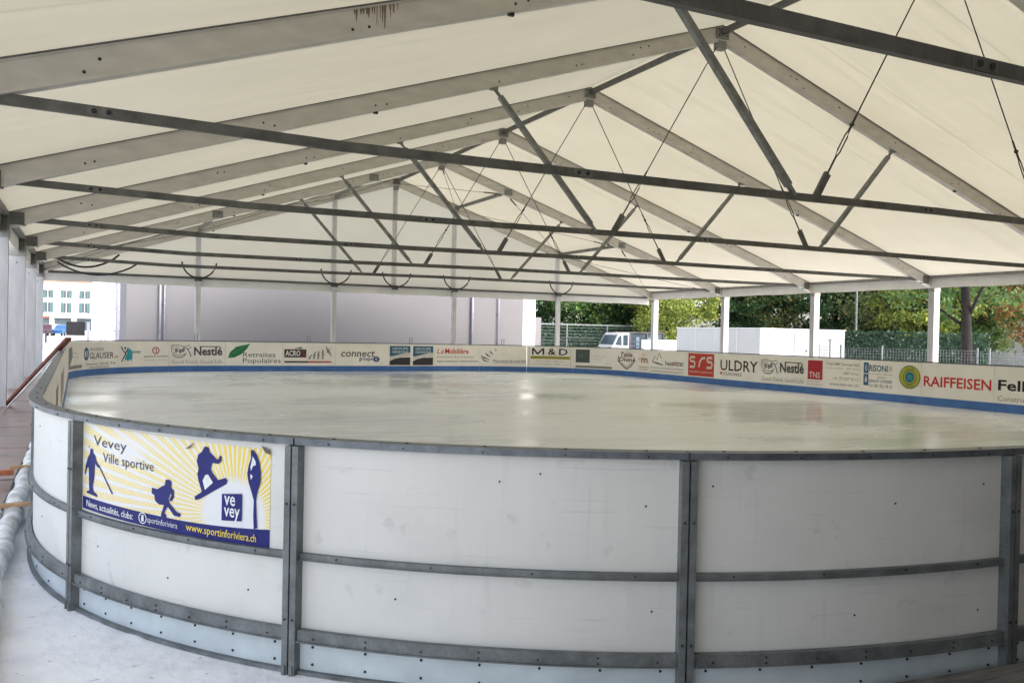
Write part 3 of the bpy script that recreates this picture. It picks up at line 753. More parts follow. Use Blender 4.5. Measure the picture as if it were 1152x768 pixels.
# ------------------------------------------------------------------ ground beside the boards
sn = MB(); vs = []; fs = []
A0, A1, NA, NB = s_angle(238), TOT+5.5, 360, 46
for i in range(NA+1):
    s = A0+(A1-A0)*i/NA
    wdt = 1.9 if s < TOT-3 else max(.16, 1.9-1.74*(s-TOT+3)/3.)
    for j in range(NB+1):
        t = j/NB; x, y = at(s, .052+wdt*t)
        d_ = wdt*t; pn = mnoise.noise(Vector((x*3.1,y*3.1,0)))+.5*mnoise.noise(Vector((x*9,y*9,3)))+.3*mnoise.noise(Vector((x*23,y*23,7)))
        q_ = min(1, d_/.18); h = .015+q_*(.004*pn+.010*max(0,mnoise.noise(Vector((x*1.6,y*1.6,5)))))+.03*math.exp(-((d_-.06)/.05)**2)*max(0,mnoise.noise(Vector((x*4.7,y*4.7,11)))-.15)
        sn.v.append((x, y, max(.005, h)))
for i in range(NA):
    for j in range(NB): sn.f.append([i*(NB+1)+j, (i+1)*(NB+1)+j, (i+1)*(NB+1)+j+1, i*(NB+1)+j+1]); sn.mi.append(0)
tag(sn.build('snow', M['snow'], smooth=True), kind='structure')
dk = MB(); y = 6.2
k = 0
while y < 30:
    l = 1.25; dk.box(-1.75, -.625, y+.006, y+l-.006, .004, .03+.004*(k % 2)); y += l; k += 1
tag(dk.build('walkway', M['deck']), kind='structure')
fl = MB()
yy = -1.25
while yy < 2.55:
    x0 = 1.9+rnd.uniform(0,.06)
    for x1 in (6.1, 10.3, 14.5, 18.7, 22.9): fl.box(x0, x1-.006, yy, yy+.138, .004, .022+rnd.uniform(0,.003)); x0 = x1
    yy += .145
tag(fl.build('plank_floor', M['grey_wood']), kind='structure')
# grey plank at the lower right
def plank(name, a, b, w_, h_, m, label, cat, group=None):
    mb = MB(); mb.bar(a, b, w_, h_); o = mb.build(name, m, bevel=.004); return tag(o, label, cat, group)
plank('plank', (3.12,2.595,.052), (6.0,2.33,.052), .21, .05, M['grey_wood'], 'grey weathered plank lying along the boards at bottom right', 'plank')
plank('timber_board', (-1.30,18.71,.06), (-.27,17.55,1.335), .125, .045, M['timber_red'], 'red brown timber board leaning on the rink rail at far left', 'timber board')
mb = MB(); mb.tube([(-1.28,17.35,.03),(-.40,16.9,1.12)], .016, 8); tag(mb.build('pole', M['hose'], smooth=True), 'thin pale pole leaning on the rail beside the red brown timber', 'pole')
plank('timber_batten', (-1.2,9.8,.12), (-.62,9.86,.12), .07, .05, M['timber_or'], 'orange batten pointing over the white hoses', 'timber batten')
plank('timber_batten', (-.66,9.97,.15), (-.44,9.99,.15), .06, .03, M['timber'], 'short pale batten touching the orange batten', 'timber batten')
plank('timber_batten', (-1.0,7.75,.165), (-.36,7.86,.165), .06, .03, M['timber'], 'pale raw batten lying across the white hoses, nearest the camera', 'timber batten')
for r_, dx, lab in ((.068, 0, 'frosty white hose along the curved boards, the one nearest them'), (.062, -.135, 'frosty white hose beside the wooden walkway edge')):
    mb = MB(); pts = []; rr = []
    key = [(-.42,4.2),(-.44,5.0),(-.485,6),(-.495,7.2),(-.505,8.5),(-.515,10),(-.52,12.5),(-.53,15)]
    yy = 4.2
    while yy < (15 if dx == 0 else 8.0):
        for (a, b), (c_, d) in zip(key, key[1:]):
            if b <= yy <= d: x = a+(c_-a)*(yy-b)/(d-b); break
        pts.append((x+dx+.012*math.sin(yy*5), yy, r_+.012+.008*math.sin(yy*9+dx*30))); rr.append(r_*(1+.14*math.sin(yy*11+dx*40)*math.sin(yy*3.7))); yy += .07
    mb.tube(pts, rr, 12); tag(mb.build('hose', M['hose'], smooth=True), lab, 'hose', 'frosty hoses beside the boards')
mb = MB(); mb.tube([(-.60+.006*math.sin(y_*2), y_, .05) for y_ in [6+.4*i for i in range(20)]], .012, 6)
tag(mb.build('power_cable', M['black'], smooth=True), 'thin black cable along the edge of the wooden walkway', 'cable')

# ------------------------------------------------------------------ the tent
XLt, XRt, XA = -1.34, 23.80, 11.23
FY = [33.69-5*(5-n) for n in range(-2, 6)]
SLP = (7.46-3.34)/(XA-XLt); DEP = .31
tent = empty('marquee_tent', (XA, 13.7, 0), 'large cream aluminium framed marquee roofing the whole ice rink', 'marquee')
def rz(x): return 3.34+SLP*(x-XLt if x < XA else XRt-x)      # underside of the rafters
def TB(mb, name, m, parent=tent, smooth=False):
    o = mb.build(name, m, smooth=smooth, loc=(0,0,0)); o.parent = parent
    o.matrix_parent_inverse = Matrix.Translation(-tent.location) if parent is tent else Matrix()
    return o
cs = math.cos(math.atan(SLP))
for n, y in enumerate(FY):
    for side in (0, 1):
        X0 = XLt if side == 0 else XRt; sg = 1 if side == 0 else -1
        mb = MB(); hh = DEP*cs
        za = rz(X0)
        # hollow section with lips along its top and bottom edges
        def prof(x, lo, hi, hw): return [(x,y-hw,rz(x)+lo),(x,y+hw,rz(x)+lo),(x,y+hw,rz(x)+hi),(x,y-hw,rz(x)+hi)]
        def run(lo, hi, hw, x0, x1):
            A_ = prof(x0, lo, hi, hw); B_ = prof(x1, lo, hi, hw)
            mb.hexa([A_[0],A_[1],B_[1],B_[0],A_[3],A_[2],B_[2],B_[3]])
        run(.03, DEP-.03, .058, X0-sg*.10, XA-sg*.004); run(0, .032, .07, X0-sg*.10, XA-sg*.004); run(DEP-.032, DEP-.012, .07, X0-sg*.10, XA-sg*.004)
        mb.cur = 1; run(DEP-.0115, DEP+.0, .09, X0-sg*.10, XA-sg*.004)
        mb.cur = 2
        for fx in (.10,.115,.30,.31,.44,.455,.61,.74,.745,.83,.845,.86,.95):
            x = X0+(XA-X0)*(fx+rnd.uniform(-.004,.004)); mb.disc((x, y-.0575, rz(x)+DEP*rnd.choice((.25,.3,.55,.6))), (0,-1,0), .017, .004, 8)
        for fx in (.44,):
            x = X0+(XA-X0)*fx; mb.box(x-.035, x+.035, y-.02, y+.02, rz(x)-.035, rz(x)+.002)
        if n == 2 and side == 0:
            mb.cur = 3
            for q in range(16):
                x = 2.40+.030*q+rnd.uniform(-.01,.01); l = rnd.uniform(.05,.20)*(1.2 if 7 < q < 12 else .8); w_ = rnd.uniform(.006,.016); zt = rz(x)+DEP-.035
                mb.add([(x-w_,y-.0588,zt),(x+w_,y-.0588,zt),(x+w_*.4,y-.0588,zt-l),(x-w_*.4,y-.0588,zt-l)], [(0,1,2,3)])
        TB(mb, 'rafter', [M['alu'], M['keder'], M['bolt'], M['stain']])
        # post with sleeve
        mb = MB(); Xp = X0-.14 if side == 0 else X0+.32; hw = .17 if side == 0 else .13
        mb = MB(); mb.box(Xp-hw, Xp+hw, y-.10, y+.11, 0, 3.18); mb.cur = 1
        mb.box(Xp-.24, Xp+.24, y-.18, y+.18, 0, .015)
        mb.cur = 2; mb.disc((Xp, y-.0995, 3.02), (0,-1,0), .016, .006, 8)
        po = TB(mb, 'post', [M['alu_post'], M['galv'], M['bolt']])
        mb = MB(); mb.box(Xp-hw-.015, Xp+hw+.015, y-.112, y+.122, 3.182, 3.60)
        mb.cur = 1; mb.box(Xp+sg*.10-.05, Xp+sg*.10+.05, y-.14, y-.1125, 3.30, 3.72); mb.box(Xp-.02, Xp+.02, y+.1225, y+.15, 3.2, 3.7)
        mb.box(X0+sg*.24-.07, X0+sg*.24+.07, y-.05, y+.05, 3.42, 3.64)
        TB(mb, 'eave_bracket', [M['sleeve'], M['galv_dark']])
    # tie beam with splices, struts, cables
    if n in (0,): continue
    if y < 33:
        dz = -.09 if n == 1 else 0.
        prof_ = [(XLt+.10,3.545),(2.3,3.46),(6.6,3.475),(XA,3.52),(2*XA-6.6,3.525),(2*XA-2.3,3.53),(XRt-.10,3.55)]
        def tz(x):
            for (a, b), (c_, d) in zip(prof_, prof_[1:]):
                if a <= x <= c_: return b+(d-b)*(x-a)/(c_-a)+dz
            return 3.55+dz
        mb = MB()
        for (a, b), (c_, d) in zip(prof_, prof_[1:]): mb.bar((a,y,b+dz), (c_,y,d+dz), .055, .10)
        mb.cur = 1
        for x in (.1, 5.15, 11.0, 17.3, 22.4): mb.box(x-.12, x+.12, y-.0335, y-.0265, tz(x)-.042, tz(x)+.042)
        mb.cur = 2
        for x in (.1, 5.15, 11.0, 17.3, 22.4):
            for d in (-.06, .06): mb.disc((x+d, y-.033, tz(x)), (0,-1,0), .024, .012, 8)
        mb.cur = 0
        for X0 in (XLt, XRt): mb.box(X0+(.05 if X0 < 5 else -.28), X0+(.28 if X0 < 5 else -.05), y-.09, y+.09, 3.43+dz, 3.66+dz)
        tie = TB(mb, 'tie_beam', [M['galv_dark'], M['light_plate'], M['bolt']])
        for sg in (-1, 1):
            xt, xf = XA+sg*4.93, XA+sg*2.80
            a = Vector((xt, y, rz(xt)+.0)); b = Vector((xf, y, tz(xf)+.02)); d = (b-a).normalized()
            mb = MB(); mb.bar(a+d*.18, b-d*.16, .085, .085, up=(0,1,0)); mb.bar(a, a+d*.2, .04, .05, up=(0,1,0)); mb.bar(b-d*.2, b, .05, .06, up=(0,1,0)); mb.box(xt-.06, xt+.06, y-.05, y+.05, rz(xt)-.04, rz(xt)+.02)
            TB(mb, 'strut', M['galv_strut'], tie)
            xc = XA+sg*2.40
            a = Vector((XA+sg*.06, y, 7.40)); b = Vector((xc, y, tz(xc)+.05)); d = (b-a).normalized(); Lc = (b-a).length
            mb = MB(); mb.tube([a, b-d*1.35], .0105, 6); TB(mb, 'cable', M['cable'], tie)
            mb = MB(); mb.bar(b-d*.36, b+d*.04, .10, .045, up=(0,1,0)); mb.cur = 1
            mb.tube([b-d*1.38, b-d*1.08], .017, 6); mb.tube([b-d*.66, b-d*.34], .014, 6)
            rt = d.cross(Vector((0,1,0))).normalized()
            for q in (-.026, .026): mb.tube([b-d*1.08+rt*q*.4, b-d*1.0+rt*q, b-d*.74+rt*q, b-d*.66+rt*q*.4], .010, 6)
            mb.disc(b-d*1.20-Vector((0,.02,0)), (0,1,0), .028, .04, 8)
            TB(mb, 'turnbuckle', [M['galv_dark'], M['cable']], tie)
    # apex plate
    mb = MB(); mb.box(XA-.10, XA+.10, y-.075, y+.075, 7.30, 7.46); mb.box(XA-.16, XA+.16, y-.082, y-.0715, 7.50, 7.74)
    mb.cur = 1
    for dx in (-.1, .1):
        for z in (7.56, 7.68): mb.disc((XA+dx, y-.082, z), (0,-1,0), .018, .008, 8)
    TB(mb, 'apex_plate', [M['sleeve'], M['bolt']])
for n in range(len(FY)-1):
    y0, y1 = FY[n], FY[n+1]
    mb = MB(); mb.bar((XA,y0+.085,7.64),(XA,y1-.085,7.64), .09, .11); TB(mb, 'ridge_beam', M['galv_dark'])
    for X0, sg in ((XLt,1),(XRt,-1)):
        mb = MB(); mb.bar((X0-sg*.02,y0+.10,3.655),(X0-sg*.02,y1-.10,3.655), .10, .15)
        mb.cur = 1
        for t in (.2,.42,.8): mb.disc((X0-sg*.02+sg*.05, y0+5*t, 3.655), (sg,0,0), .018, .006, 8)
        TB(mb, 'eave_beam', [M['sleeve'], M['bolt']])
        mb = MB()
        xo = X0-sg*.10; NVv = 40
        for i in range(NVv+1):
            yy = y0+(y1-y0)*i/NVv
            for z, a in ((3.66,0),(3.45,.006),(3.28+.008*math.sin(yy*2.2),.014)):
                mb.v.append((xo+a*math.sin(yy*5.1+z), yy, z))
        for i in range(NVv):
            for j in range(2): mb.f.append([3*i+j, 3*i+j+1, 3*i+j+4, 3*i+j+3]); mb.mi.append(0)
        TB(mb, 'valance', M['valance'], smooth=True)
    # the cloth of one bay and one slope, hung between two rafters
    for side in (0, 1):
        X0 = XLt if side == 0 else XRt; sg = 1 if side == 0 else -1
        mb = MB(); NX, NY = 24, 12
        for i in range(NX+1):
            x = X0-sg*.12+(XA-X0+sg*.12)*i/NX
            for j in range(NY+1):
                yy = y0+(y1-y0)*j/NY; t = j/NY; q = i/NX
                mb.v.append((x, yy, rz(x)+DEP+.004-.05*math.sin(math.pi*t)*math.sin(math.pi*q)))
        for i in range(NX):
            for j in range(NY): mb.f.append([i*(NY+1)+j, i*(NY+1)+j+1, (i+1)*(NY+1)+j+1, (i+1)*(NY+1)+j]); mb.mi.append(0)
        TB(mb, 'roof_sheet', M['roof'], smooth=True)
for n in range(3):
    y0, y1 = FY[n], FY[n+1]; mb = MB()
    for i in range(31):
        yy = y0+.1+(y1-y0-.2)*i/30
        mb.v += [(XRt+.06+.02*math.sin(yy*4), yy, .04), (XRt+.06, yy, 3.56)]
    for i in range(30): mb.f.append([2*i,2*i+2,2*i+3,2*i+1]); mb.mi.append(0)
    TB(mb, 'light_block_sheet', M['side'], smooth=True)  # unseen sheets added along the near right bays to darken the near boards
# gables
for y, nm in ((33.69+.10, 'far'), (FY[0]-.10, 'near')):
    mb = MB(); NX = 40
    for i in range(NX+1):
        x = XLt-.1+(XRt-XLt+.2)*i/NX
        mb.v += [(x,y,3.32),(x,y,rz(x)+DEP-.004)]
    for i in range(NX): mb.f.append([2*i,2*i+2,2*i+3,2*i+1]); mb.mi.append(0)
    TB(mb, 'gable_sheet', M['gable' if nm == 'far' else 'side'])  # unseen near gable made opaque so it throws no light on the boards
    if nm == 'near':
        mb = MB()
        for i in range(61):
            x = -.35+(XRt+.35)*i/60; mb.v += [(x,y+.03+.02*math.sin(x*3),.04),(x,y+.03,3.4)]
        for i in range(60): mb.f.append([2*i,2*i+2,2*i+3,2*i+1]); mb.mi.append(0)
        TB(mb, 'light_block_sheet', M['side'], smooth=True)  # unseen end sheet added behind the camera to block light, left end open
    yy = y-.10 if nm == 'far' else y+.10
    mb = MB(); mb.bar((XLt+.16,yy-.02,3.37),(XRt-.16,yy-.02,3.37), .06, .085); TB(mb, 'gable_rail', M['galv_dark'])
    mb = MB()
    for i in range(81):
        x = XLt+(XRt-XLt)*i/80; mb.v += [(x,y-.07,3.335),(x,y-.07+.01*math.sin(x*4),3.06+.01*math.sin(x*2.6))]
    for i in range(80): mb.f.append([2*i,2*i+1,2*i+3,2*i+2]); mb.mi.append(0)
    TB(mb, 'gable_valance', M['valance'], smooth=True)
    for x in (3.69, 8.75, XA, 13.85, 18.85):
        mb = MB(); mb.box(x-.085, x+.085, yy-.06+.14, yy+.14+.06-.11, 0, rz(x)-.01) if nm == 'near' else mb.box(x-.09, x+.09, y-.055, y-.004, 3.42, rz(x)-.01)
        if nm == 'far' and x != XA: mb.box(x-.09, x+.09, y-.20, y-.075, 0, 3.32)
        gp = TB(mb, 'gable_post', M['gable_post'])
        if nm == 'far':
            mb = MB(); mb.box(x-.13, x+.13, y-.225, y-.16, 3.25, 3.42); TB(mb, 'clamp', M['galv_dark'])
            mb = MB(); mb.tube([(x+.60*math.sin(R(a)), y-.30-.1*abs(math.sin(R(a))), 3.98-.62*math.cos(R(a))) for a in range(-85, 86, 10)], .028, 8); TB(mb, 'knee_tube', M['black'], smooth=True)
# loops of black tube at the far left eave
for k, (a, b) in enumerate((((-1.0,28.8,3.7),(.9,29.3,3.75)), ((-.9,33.4,3.7),(1.6,33.3,3.75)))):
    a = Vector(a); b = Vector(b); mb = MB()
    mb.tube([a.lerp(b, t/12)-Vector((0,0,.42*math.sin(math.pi*t/12)**.8)) for t in range(13)], .03, 8); TB(mb, 'knee_tube', M['black'], smooth=True)
# wind bracing of the last bay
y0, y1 = FY[-2], FY[-1]
xs = [XLt, 3.69, 8.75, XA, 13.85, 18.85, XRt]
for x in (3.69, 8.75, 13.85, 18.85):
    mb = MB(); mb.bar((x,y0+.09,rz(x)+.16),(x,y1-.09,rz(x)+.16), .08, .12); mb.box(x-.16, x+.16, y0-.075, y0-.0585, rz(x)+.04, rz(x)+.26); TB(mb, 'purlin', M['galv_strut'])
for a, b in zip(xs, xs[1:]):
    for (p0, p1) in (((a,y0),(b,y1)), ((b,y0),(a,y1))):
        A = Vector((p0[0],p0[1]+.08,rz(p0[0])+.08)); B = Vector((p1[0],p1[1]-.08,rz(p1[0])+.08)); d = (B-A).normalized()
        mb = MB(); mb.tube([A, B], .009, 6)
        for q in range(5): mb.disc(A+d*(.45+.13*q), d, .028, .09, 6)
        TB(mb, 'brace_cable', M['cable'])

# ------------------------------------------------------------------ outside, behind the far gable
def box_obj(name, b, m, parent=None, bevel=.02):
    mb = MB(); mb.box(*b); return mb.build(name, m, parent, bevel=bevel)
gb = empty('grey_building', (10.6,39,0), 'long windowless grey rendered building behind the far end of the rink', 'building')
box_obj('wall', (1.48,19.85,39,46,0,4.5), M['grey_render'], gb); box_obj('roof', (1.3,20.05,38.8,46.2,4.505,4.75), M['steel_light'], gb)
box_obj('end_panel', (18.45,19.83,38.955,38.997,0,4.45), M['grey_render'], gb)
mb = MB()

for x, r_ in ((2.78,.045),(2.95,.03),(17.0,.06),(18.42,.03)):
    mb = MB(); mb.tube([(x,38.90,0),(x,38.90,4.48)], r_, 8)
    for z in (1,2.5,4): mb.box(x-r_-.02,x+r_+.02,38.92,38.998,z,z+.05)
    mb.build('drainpipe', M['steel_light'], gb, smooth=True)
wb = empty('white_building', (22,43,0), 'sunlit white rendered block right of the grey building', 'building')
box_obj('wall', (21.0,22.65,43,52,0,6.2), M['white_render'], wb); box_obj('roof', (20.9,22.75,42.9,52.1,6.205,6.4), M['steel_light'], wb)
tag(box_obj('wall_pillar', (22.75,23.25,43.4,44.0,0,2.5), M['grey_render']), 'short pale grey masonry pillar beside the dark green hedge', 'pillar')
w2 = empty('white_building', (.9,57,0), 'sunlit white building left of the grey building, with grey drainpipe', 'building')
box_obj('wall', (.34,3.2,57,65,0,7.5), M['white_render'], w2); box_obj('roof', (.2,3.3,56.9,65.1,7.505,7.8), M['steel_light'], w2)
mb = MB(); mb.tube([(1.72,56.85,0),(1.72,56.85,7.4)], .12, 10)
for z in (1.2,2.5,4,6): mb.box(1.58,1.86,56.86,56.998,z,z+.08)
mb.build('drainpipe', M['steel_light'], w2, smooth=True)
mb = MB(); mb.bar((.55,50,1.27),(2.2,50,1.27),.05,.06)
for x in (.72,.95,1.6,2.15): mb.bar((x,50,0),(x,50,1.24),.05,.05,up=(0,1,0))
tag(mb.build('handrail', M['steel_light']), 'low grey metal handrail in front of the left white building', 'handrail')
mb = MB()
for i in range(13): mb.bar((-.90+.072*i,51.4,.98),(-.90+.072*i,51.4,1.70),.03,.03,up=(0,1,0))
for i in range(10): mb.bar((-.9,51.39,1.0+.075*i),(-.04,51.39,1.0+.075*i),.03,.03)
mb.box(-.92,-.02,51.43,51.5,.97,1.72)
ck = mb.build('crate', M['black']); tag(ck, 'black mesh crate standing on a white block at far left', 'crate')
tag(box_obj('concrete_block', (-.95,.02,51.2,52.0,0,.965), M['white_render']), 'white block under the black mesh crate', 'block')
mb = MB(); mb.box(.06,.2,51.2,51.34,0,1.66); mb.box(.03,.23,51.17,51.37,1.661,1.70); tag(mb.build('fence_post', M['steel_light']), 'dark square post right of the black mesh crate', 'post')
mb = MB(); mb.tube([(-2.85,79,0),(-2.85,79,.95)], .07, 8); mb.disc((-2.85,79,.95),(0,0,1),.09,.08,8); tag(mb.build('bollard', M['black']), 'thin dark bollard in the square at far left', 'bollard')

# far house with shutters
th = empty('town_house', (-6,170,0), 'white town house with green shutters and salmon roof across the square', 'house')
HX0, HX1, HY, HE = -24., 4.5, 170., 8.3
box_obj('wall', (HX0,HX1,HY,HY+12,0,HE), M['white_render'], th)
mb = MB(); mb.box(HX0-.4,HX1+.4,HY-.5,HY+12.4,HE+.005,HE+.35); mb.build('eave', M['steel_light'], th)
mb = MB(); mb.add([(HX0-.4,HY-.5,HE+.36),(HX1+.4,HY-.5,HE+.36),(HX1+.4,HY+6,HE+3.4),(HX0-.4,HY+6,HE+3.4),(HX0-.4,HY+12.4,HE+.36),(HX1+.4,HY+12.4,HE+.36)], [(0,1,2,3),(3,2,5,4),(0,3,4),(1,5,2),(0,4,5,1)])
rf = mb.build('roof', M['tile'], th); mb = MB(); mb.box(-1.6,-.7,HY+2.2,HY+3.2,HE+.9,HE+3.2); mb.build('chimney', M['tile'], rf)
for i in range(9):
    xc = -20.3+2.87*i
    for z0, hgt in ((6.0,1.35),(3.45,1.75)):
        wn = MB(); wn.box(xc-.42,xc+.42,HY-.06,HY-.003,z0,z0+hgt); wo = wn.build('window', M['glass'], th)
        mb = MB(); mb.box(xc-.47,xc+.47,HY-.09,HY-.062,z0-.07,z0-.005); mb.box(xc-.03,xc+.03,HY-.08,HY-.062,z0,z0+hgt); mb.build('frame', M['white_render'], wo)
        for s_ in (-1, 1):
            mb = MB(); mb.box(xc+s_*.66-.22,xc+s_*.66+.22,HY-.08,HY-.004,z0-.03,z0+hgt+.03); mb.build('shutter', M['shutter'], wo)
for i, (a, b) in enumerate(((-12,-8.6),(-7.6,-5.6),(-4.9,-2.2),(-1.4,1.6))):
    mb = MB(); mb.box(a,b,HY-.05,HY-.003,.4,2.5); so2 = mb.build('shop_window', M['glass'], th)
    mb = MB(); mb.box(a-.1,b+.1,HY-.5,HY-.055,2.505,2.8); mb.build('awning', ink((.25,.07,.05)) if i == 1 else M['steel_light'], so2)

def car(loc, yaw, paint, label):
    root = empty('parked_car', loc, label, 'car', 'cars parked in the square')
    prof = [(-2.0,.30),(-2.05,.75),(-1.2,.92),(-.55,1.42),(.75,1.45),(1.6,.98),(2.05,.90),(2.1,.35)]
    def P_(mb, pr, w_):
        n = len(pr); vs = [(x,-w_,z) for x, z in pr]+[(x,w_,z) for x, z in pr]
        mb.add(vs, [tuple(range(n)), tuple(range(2*n-1,n-1,-1))]+[(i,n+i,n+(i+1)%n,(i+1)%n) for i in range(n)])
    def part(name, mb, m, par=root, bevel=0):
        o = mb.build(name, m, loc=(0,0,0), bevel=bevel); o.parent = par; return o
    mb = MB(); P_(mb, prof, .85); part('body', mb, paint, bevel=.06)
    mb = MB(); P_(mb, [(-1.05,.95),(-.52,1.36),(.70,1.38),(1.42,.99)], .865); part('window', mb, M['glass'])
    for x in (-1.3, 1.35):
        for s_ in (-1, 1):
            mb = MB(); mb.disc((x,s_*.70,.31),(0,s_,0),.31,.19,14); wl = part('wheel', mb, M['tyre']); mb = MB(); mb.disc((x,s_*.88,.31),(0,s_,0),.18,.02,10); part('rim', mb, M['steel_light'], wl)
    for s_ in (-1, 1):
        mb = MB(); mb.box(2.02,2.12,s_*.62-.16,s_*.62+.16,.62,.78); part('headlight', mb, M['glass'])
    root.rotation_euler.z = yaw
car((-4.6,123,0), R(90), mat('dark_red_car_paint',(.05,.02,.03),.25,spec=.6), 'dark red parked car nearest the marquee posts, far left square')
car((-3.55,126,0), R(90), M['car_white'], 'white parked car between the dark red and the blue cars')
car((-2.3,124,0), R(60), mat('blue_car_paint',(.03,.10,.25),.25,spec=.6), 'blue parked car behind the end of the red brown timber')

# ------------------------------------------------------------------ outside right
wc = empty('site_container', (30.7,34,0), 'white site container standing beyond the right side posts', 'container')
box_obj('body', (28.0,33.4,30.81,37.1,0.08,2.03), mat('container_panel', (.50,.50,.50), .6, amt=.04, scale=1), wc)
mb = MB(); mb.box(27.97,33.43,30.78,37.13,2.032,2.07); mb.build('roof', M['white_render'], wc)
mb = MB(); mb.box(28.2,33.2,31.0,36.9,0,.078); mb.build('skid', M['steel_light'], wc)
for y_ in (32.4,34.0,35.5): mb = MB(); mb.box(27.985,27.998,y_-.012,y_+.012,.1,2.02); mb.build('panel_seam', M['valance'], wc)
for x_ in (29.3,31.9): mb = MB(); mb.box(x_-.012,x_+.012,30.795,30.808,.1,2.02); mb.build('panel_seam', M['valance'], wc)
mb = MB(); mb.box(30.1,30.95,30.78,30.808,.1,1.95); dr = mb.build('door', mat('container_door', (.46,.46,.47), .5), wc); mb = MB(); mb.box(30.82,30.88,30.72,30.778,.98,1.08); mb.build('handle', M['steel_light'], dr)
mb = MB(); mb.bar((32.2,30.6,0),(32.2,30.6,1.55),.05,.05,up=(0,1,0)); mb.box(32.14,32.26,30.54,30.66,1.55,1.6); tag(mb.build('marker_post', M['galv']), 'thin grey stake in front of the white site container', 'post')
tag(box_obj('low_wall', (28.6,32.6,40.9,41.2,0,1.36), M['white_render']), 'low white wall left of the white site container', 'wall')

def van():
    root = empty('flatbed_van', (28.75,43.4,0), 'small white flatbed van with glass carrying rack, in front of dark hedge', 'van')
    def P_(mb, pr, y0, y1):
        n = len(pr); vs = [(x,y0,z) for x, z in pr]+[(x,y1,z) for x, z in pr]
        mb.add(vs, [tuple(range(n)), tuple(range(2*n-1,n-1,-1))]+[(i,n+i,n+(i+1)%n,(i+1)%n) for i in range(n)])
    o = root.location
    def part(name, mb, m, par=root, bevel=0):
        q = mb.build(name, m, loc=(0,0,0), bevel=bevel); q.parent = par; return q
    mb = MB(); P_(mb, [(-1.22,.35),(-1.28,.85),(-1.12,1.02),(-.80,1.62),(-.66,1.72),(-.02,1.76),(-.02,.35)], -.8, .8); cab = part('cab', mb, mat('van_paint',(.42,.42,.43),.3,amt=.05), bevel=.04)
    mb = MB(); P_(mb, [(-1.02,1.02),(-.78,1.50),(-.60,1.60),(-.56,1.0)], -.81, -.795); part('window', mb, M['glass']); mb = MB(); P_(mb, [(-.46,1.0),(-.46,1.60),(-.14,1.62),(-.14,1.0)], -.81, -.795); part('window', mb, M['glass'])
    mb = MB(); mb.hexa([(-1.12,-.7,1.05),(-1.12,.7,1.05),(-1.09,.7,1.05),(-1.09,-.7,1.05),(-.83,-.66,1.6),(-.83,.66,1.6),(-.80,.66,1.6),(-.80,-.66,1.6)]); part('windscreen', mb, M['glass'])
    mb = MB(); mb.box(.02,2.5,-.82,.82,.55,.75); part('flatbed', mb, M['steel_light'])
    mb = MB()
    for x in (.06,1.25,2.45):
        for y in (-.76,.76): mb.box(x-.035,x+.035,y-.035,y+.035,.752,1.74)
    for y in (-.76,.76): mb.box(.02,2.5,y-.04,y+.04,1.742,1.80)
    for z in (.95,1.2): mb.box(.02,2.5,-.735,-.70,z,z+.04)
    for x in (.06,2.45): mb.box(x-.03,x+.03,-.722,.722,1.70,1.738)
    part('rack', mb, mat('rack_paint',(.10,.08,.09),.5))
    mb = MB(); mb.box(.12,2.4,-.72,-.69,.80,1.70); mb.cur = 1
    for x in (.5,1.3,1.9): mb.box(x,x+.22,-.735,-.721,.84,1.5)
    part('glass_load', mb, [M['glass'], mat('pale_blue_film',(.13,.17,.22),.3)])
    for x in (-.72,1.7):
        for s_ in (-1,1):
            mb = MB(); mb.disc((x,s_*.62,.3),(0,s_,0),.3,.18,14); wl = part('wheel', mb, M['tyre']); mb = MB(); mb.disc((x,s_*.79,.3),(0,s_,0),.16,.02,10); part('rim', mb, M['steel_light'], wl)
    for s_ in (-1,1):
        mb = MB(); mb.box(-1.31,-1.24,s_*.6-.13,s_*.6+.13,.72,.88); part('headlight', mb, M['glass'])
van()
mb = MB(); mb.bar((22.9,42.6,1.42),(26.2,42.6,1.36),.05,.05)
for x in (22.95,24.2,25.4): mb.bar((x,42.6,0),(x,42.6,1.39),.04,.04,up=(0,1,0))
mb.bar((22.9,42.6,.7),(26.2,42.6,.7),.03,.03)
tag(mb.build('barrier', M['black']), 'thin dark pipe barrier between the pillar and the van', 'barrier')

# foliage
LEAF = {
 'dark': leaf_mat('dark_green_leaves', (.022, .060, .022), (.070, .150, .040)),
 'mid': leaf_mat('mid_green_leaves', (.040, .095, .024), (.125, .215, .045)),
 'yellow': leaf_mat('yellow_green_leaves', (.085, .150, .024), (.25, .29, .042), (.34, .31, .05)),
 'olive': leaf_mat('olive_green_leaves', (.045, .075, .024), (.115, .155, .040), (.27, .175, .05)),
 'orange': leaf_mat('orange_leaves', (.12, .075, .02), (.30, .13, .03), (.22, .20, .045)),
 'hedge': leaf_mat('hedge_leaves', (.014, .042, .024), (.048, .105, .056)),
}
def leaf(mb, c, sz, rg):
    a = Vector((rg.gauss(0,1), rg.gauss(0,1), rg.gauss(0,1))).normalized(); b = a.orthogonal().normalized()
    b = (Matrix.Rotation(rg.uniform(0,6.28), 3, a) @ b); c2 = a.cross(b)
    l = sz*rg.uniform(.7,1.3); w_ = l*.55
    o = len(mb.v); c = Vector(c)
    mb.v += [tuple(c-b*l*.5), tuple(c+c2*w_*.5), tuple(c+b*l*.5), tuple(c-c2*w_*.5)]; mb.f.append([o,o+1,o+2,o+3]); mb.mi.append(0)
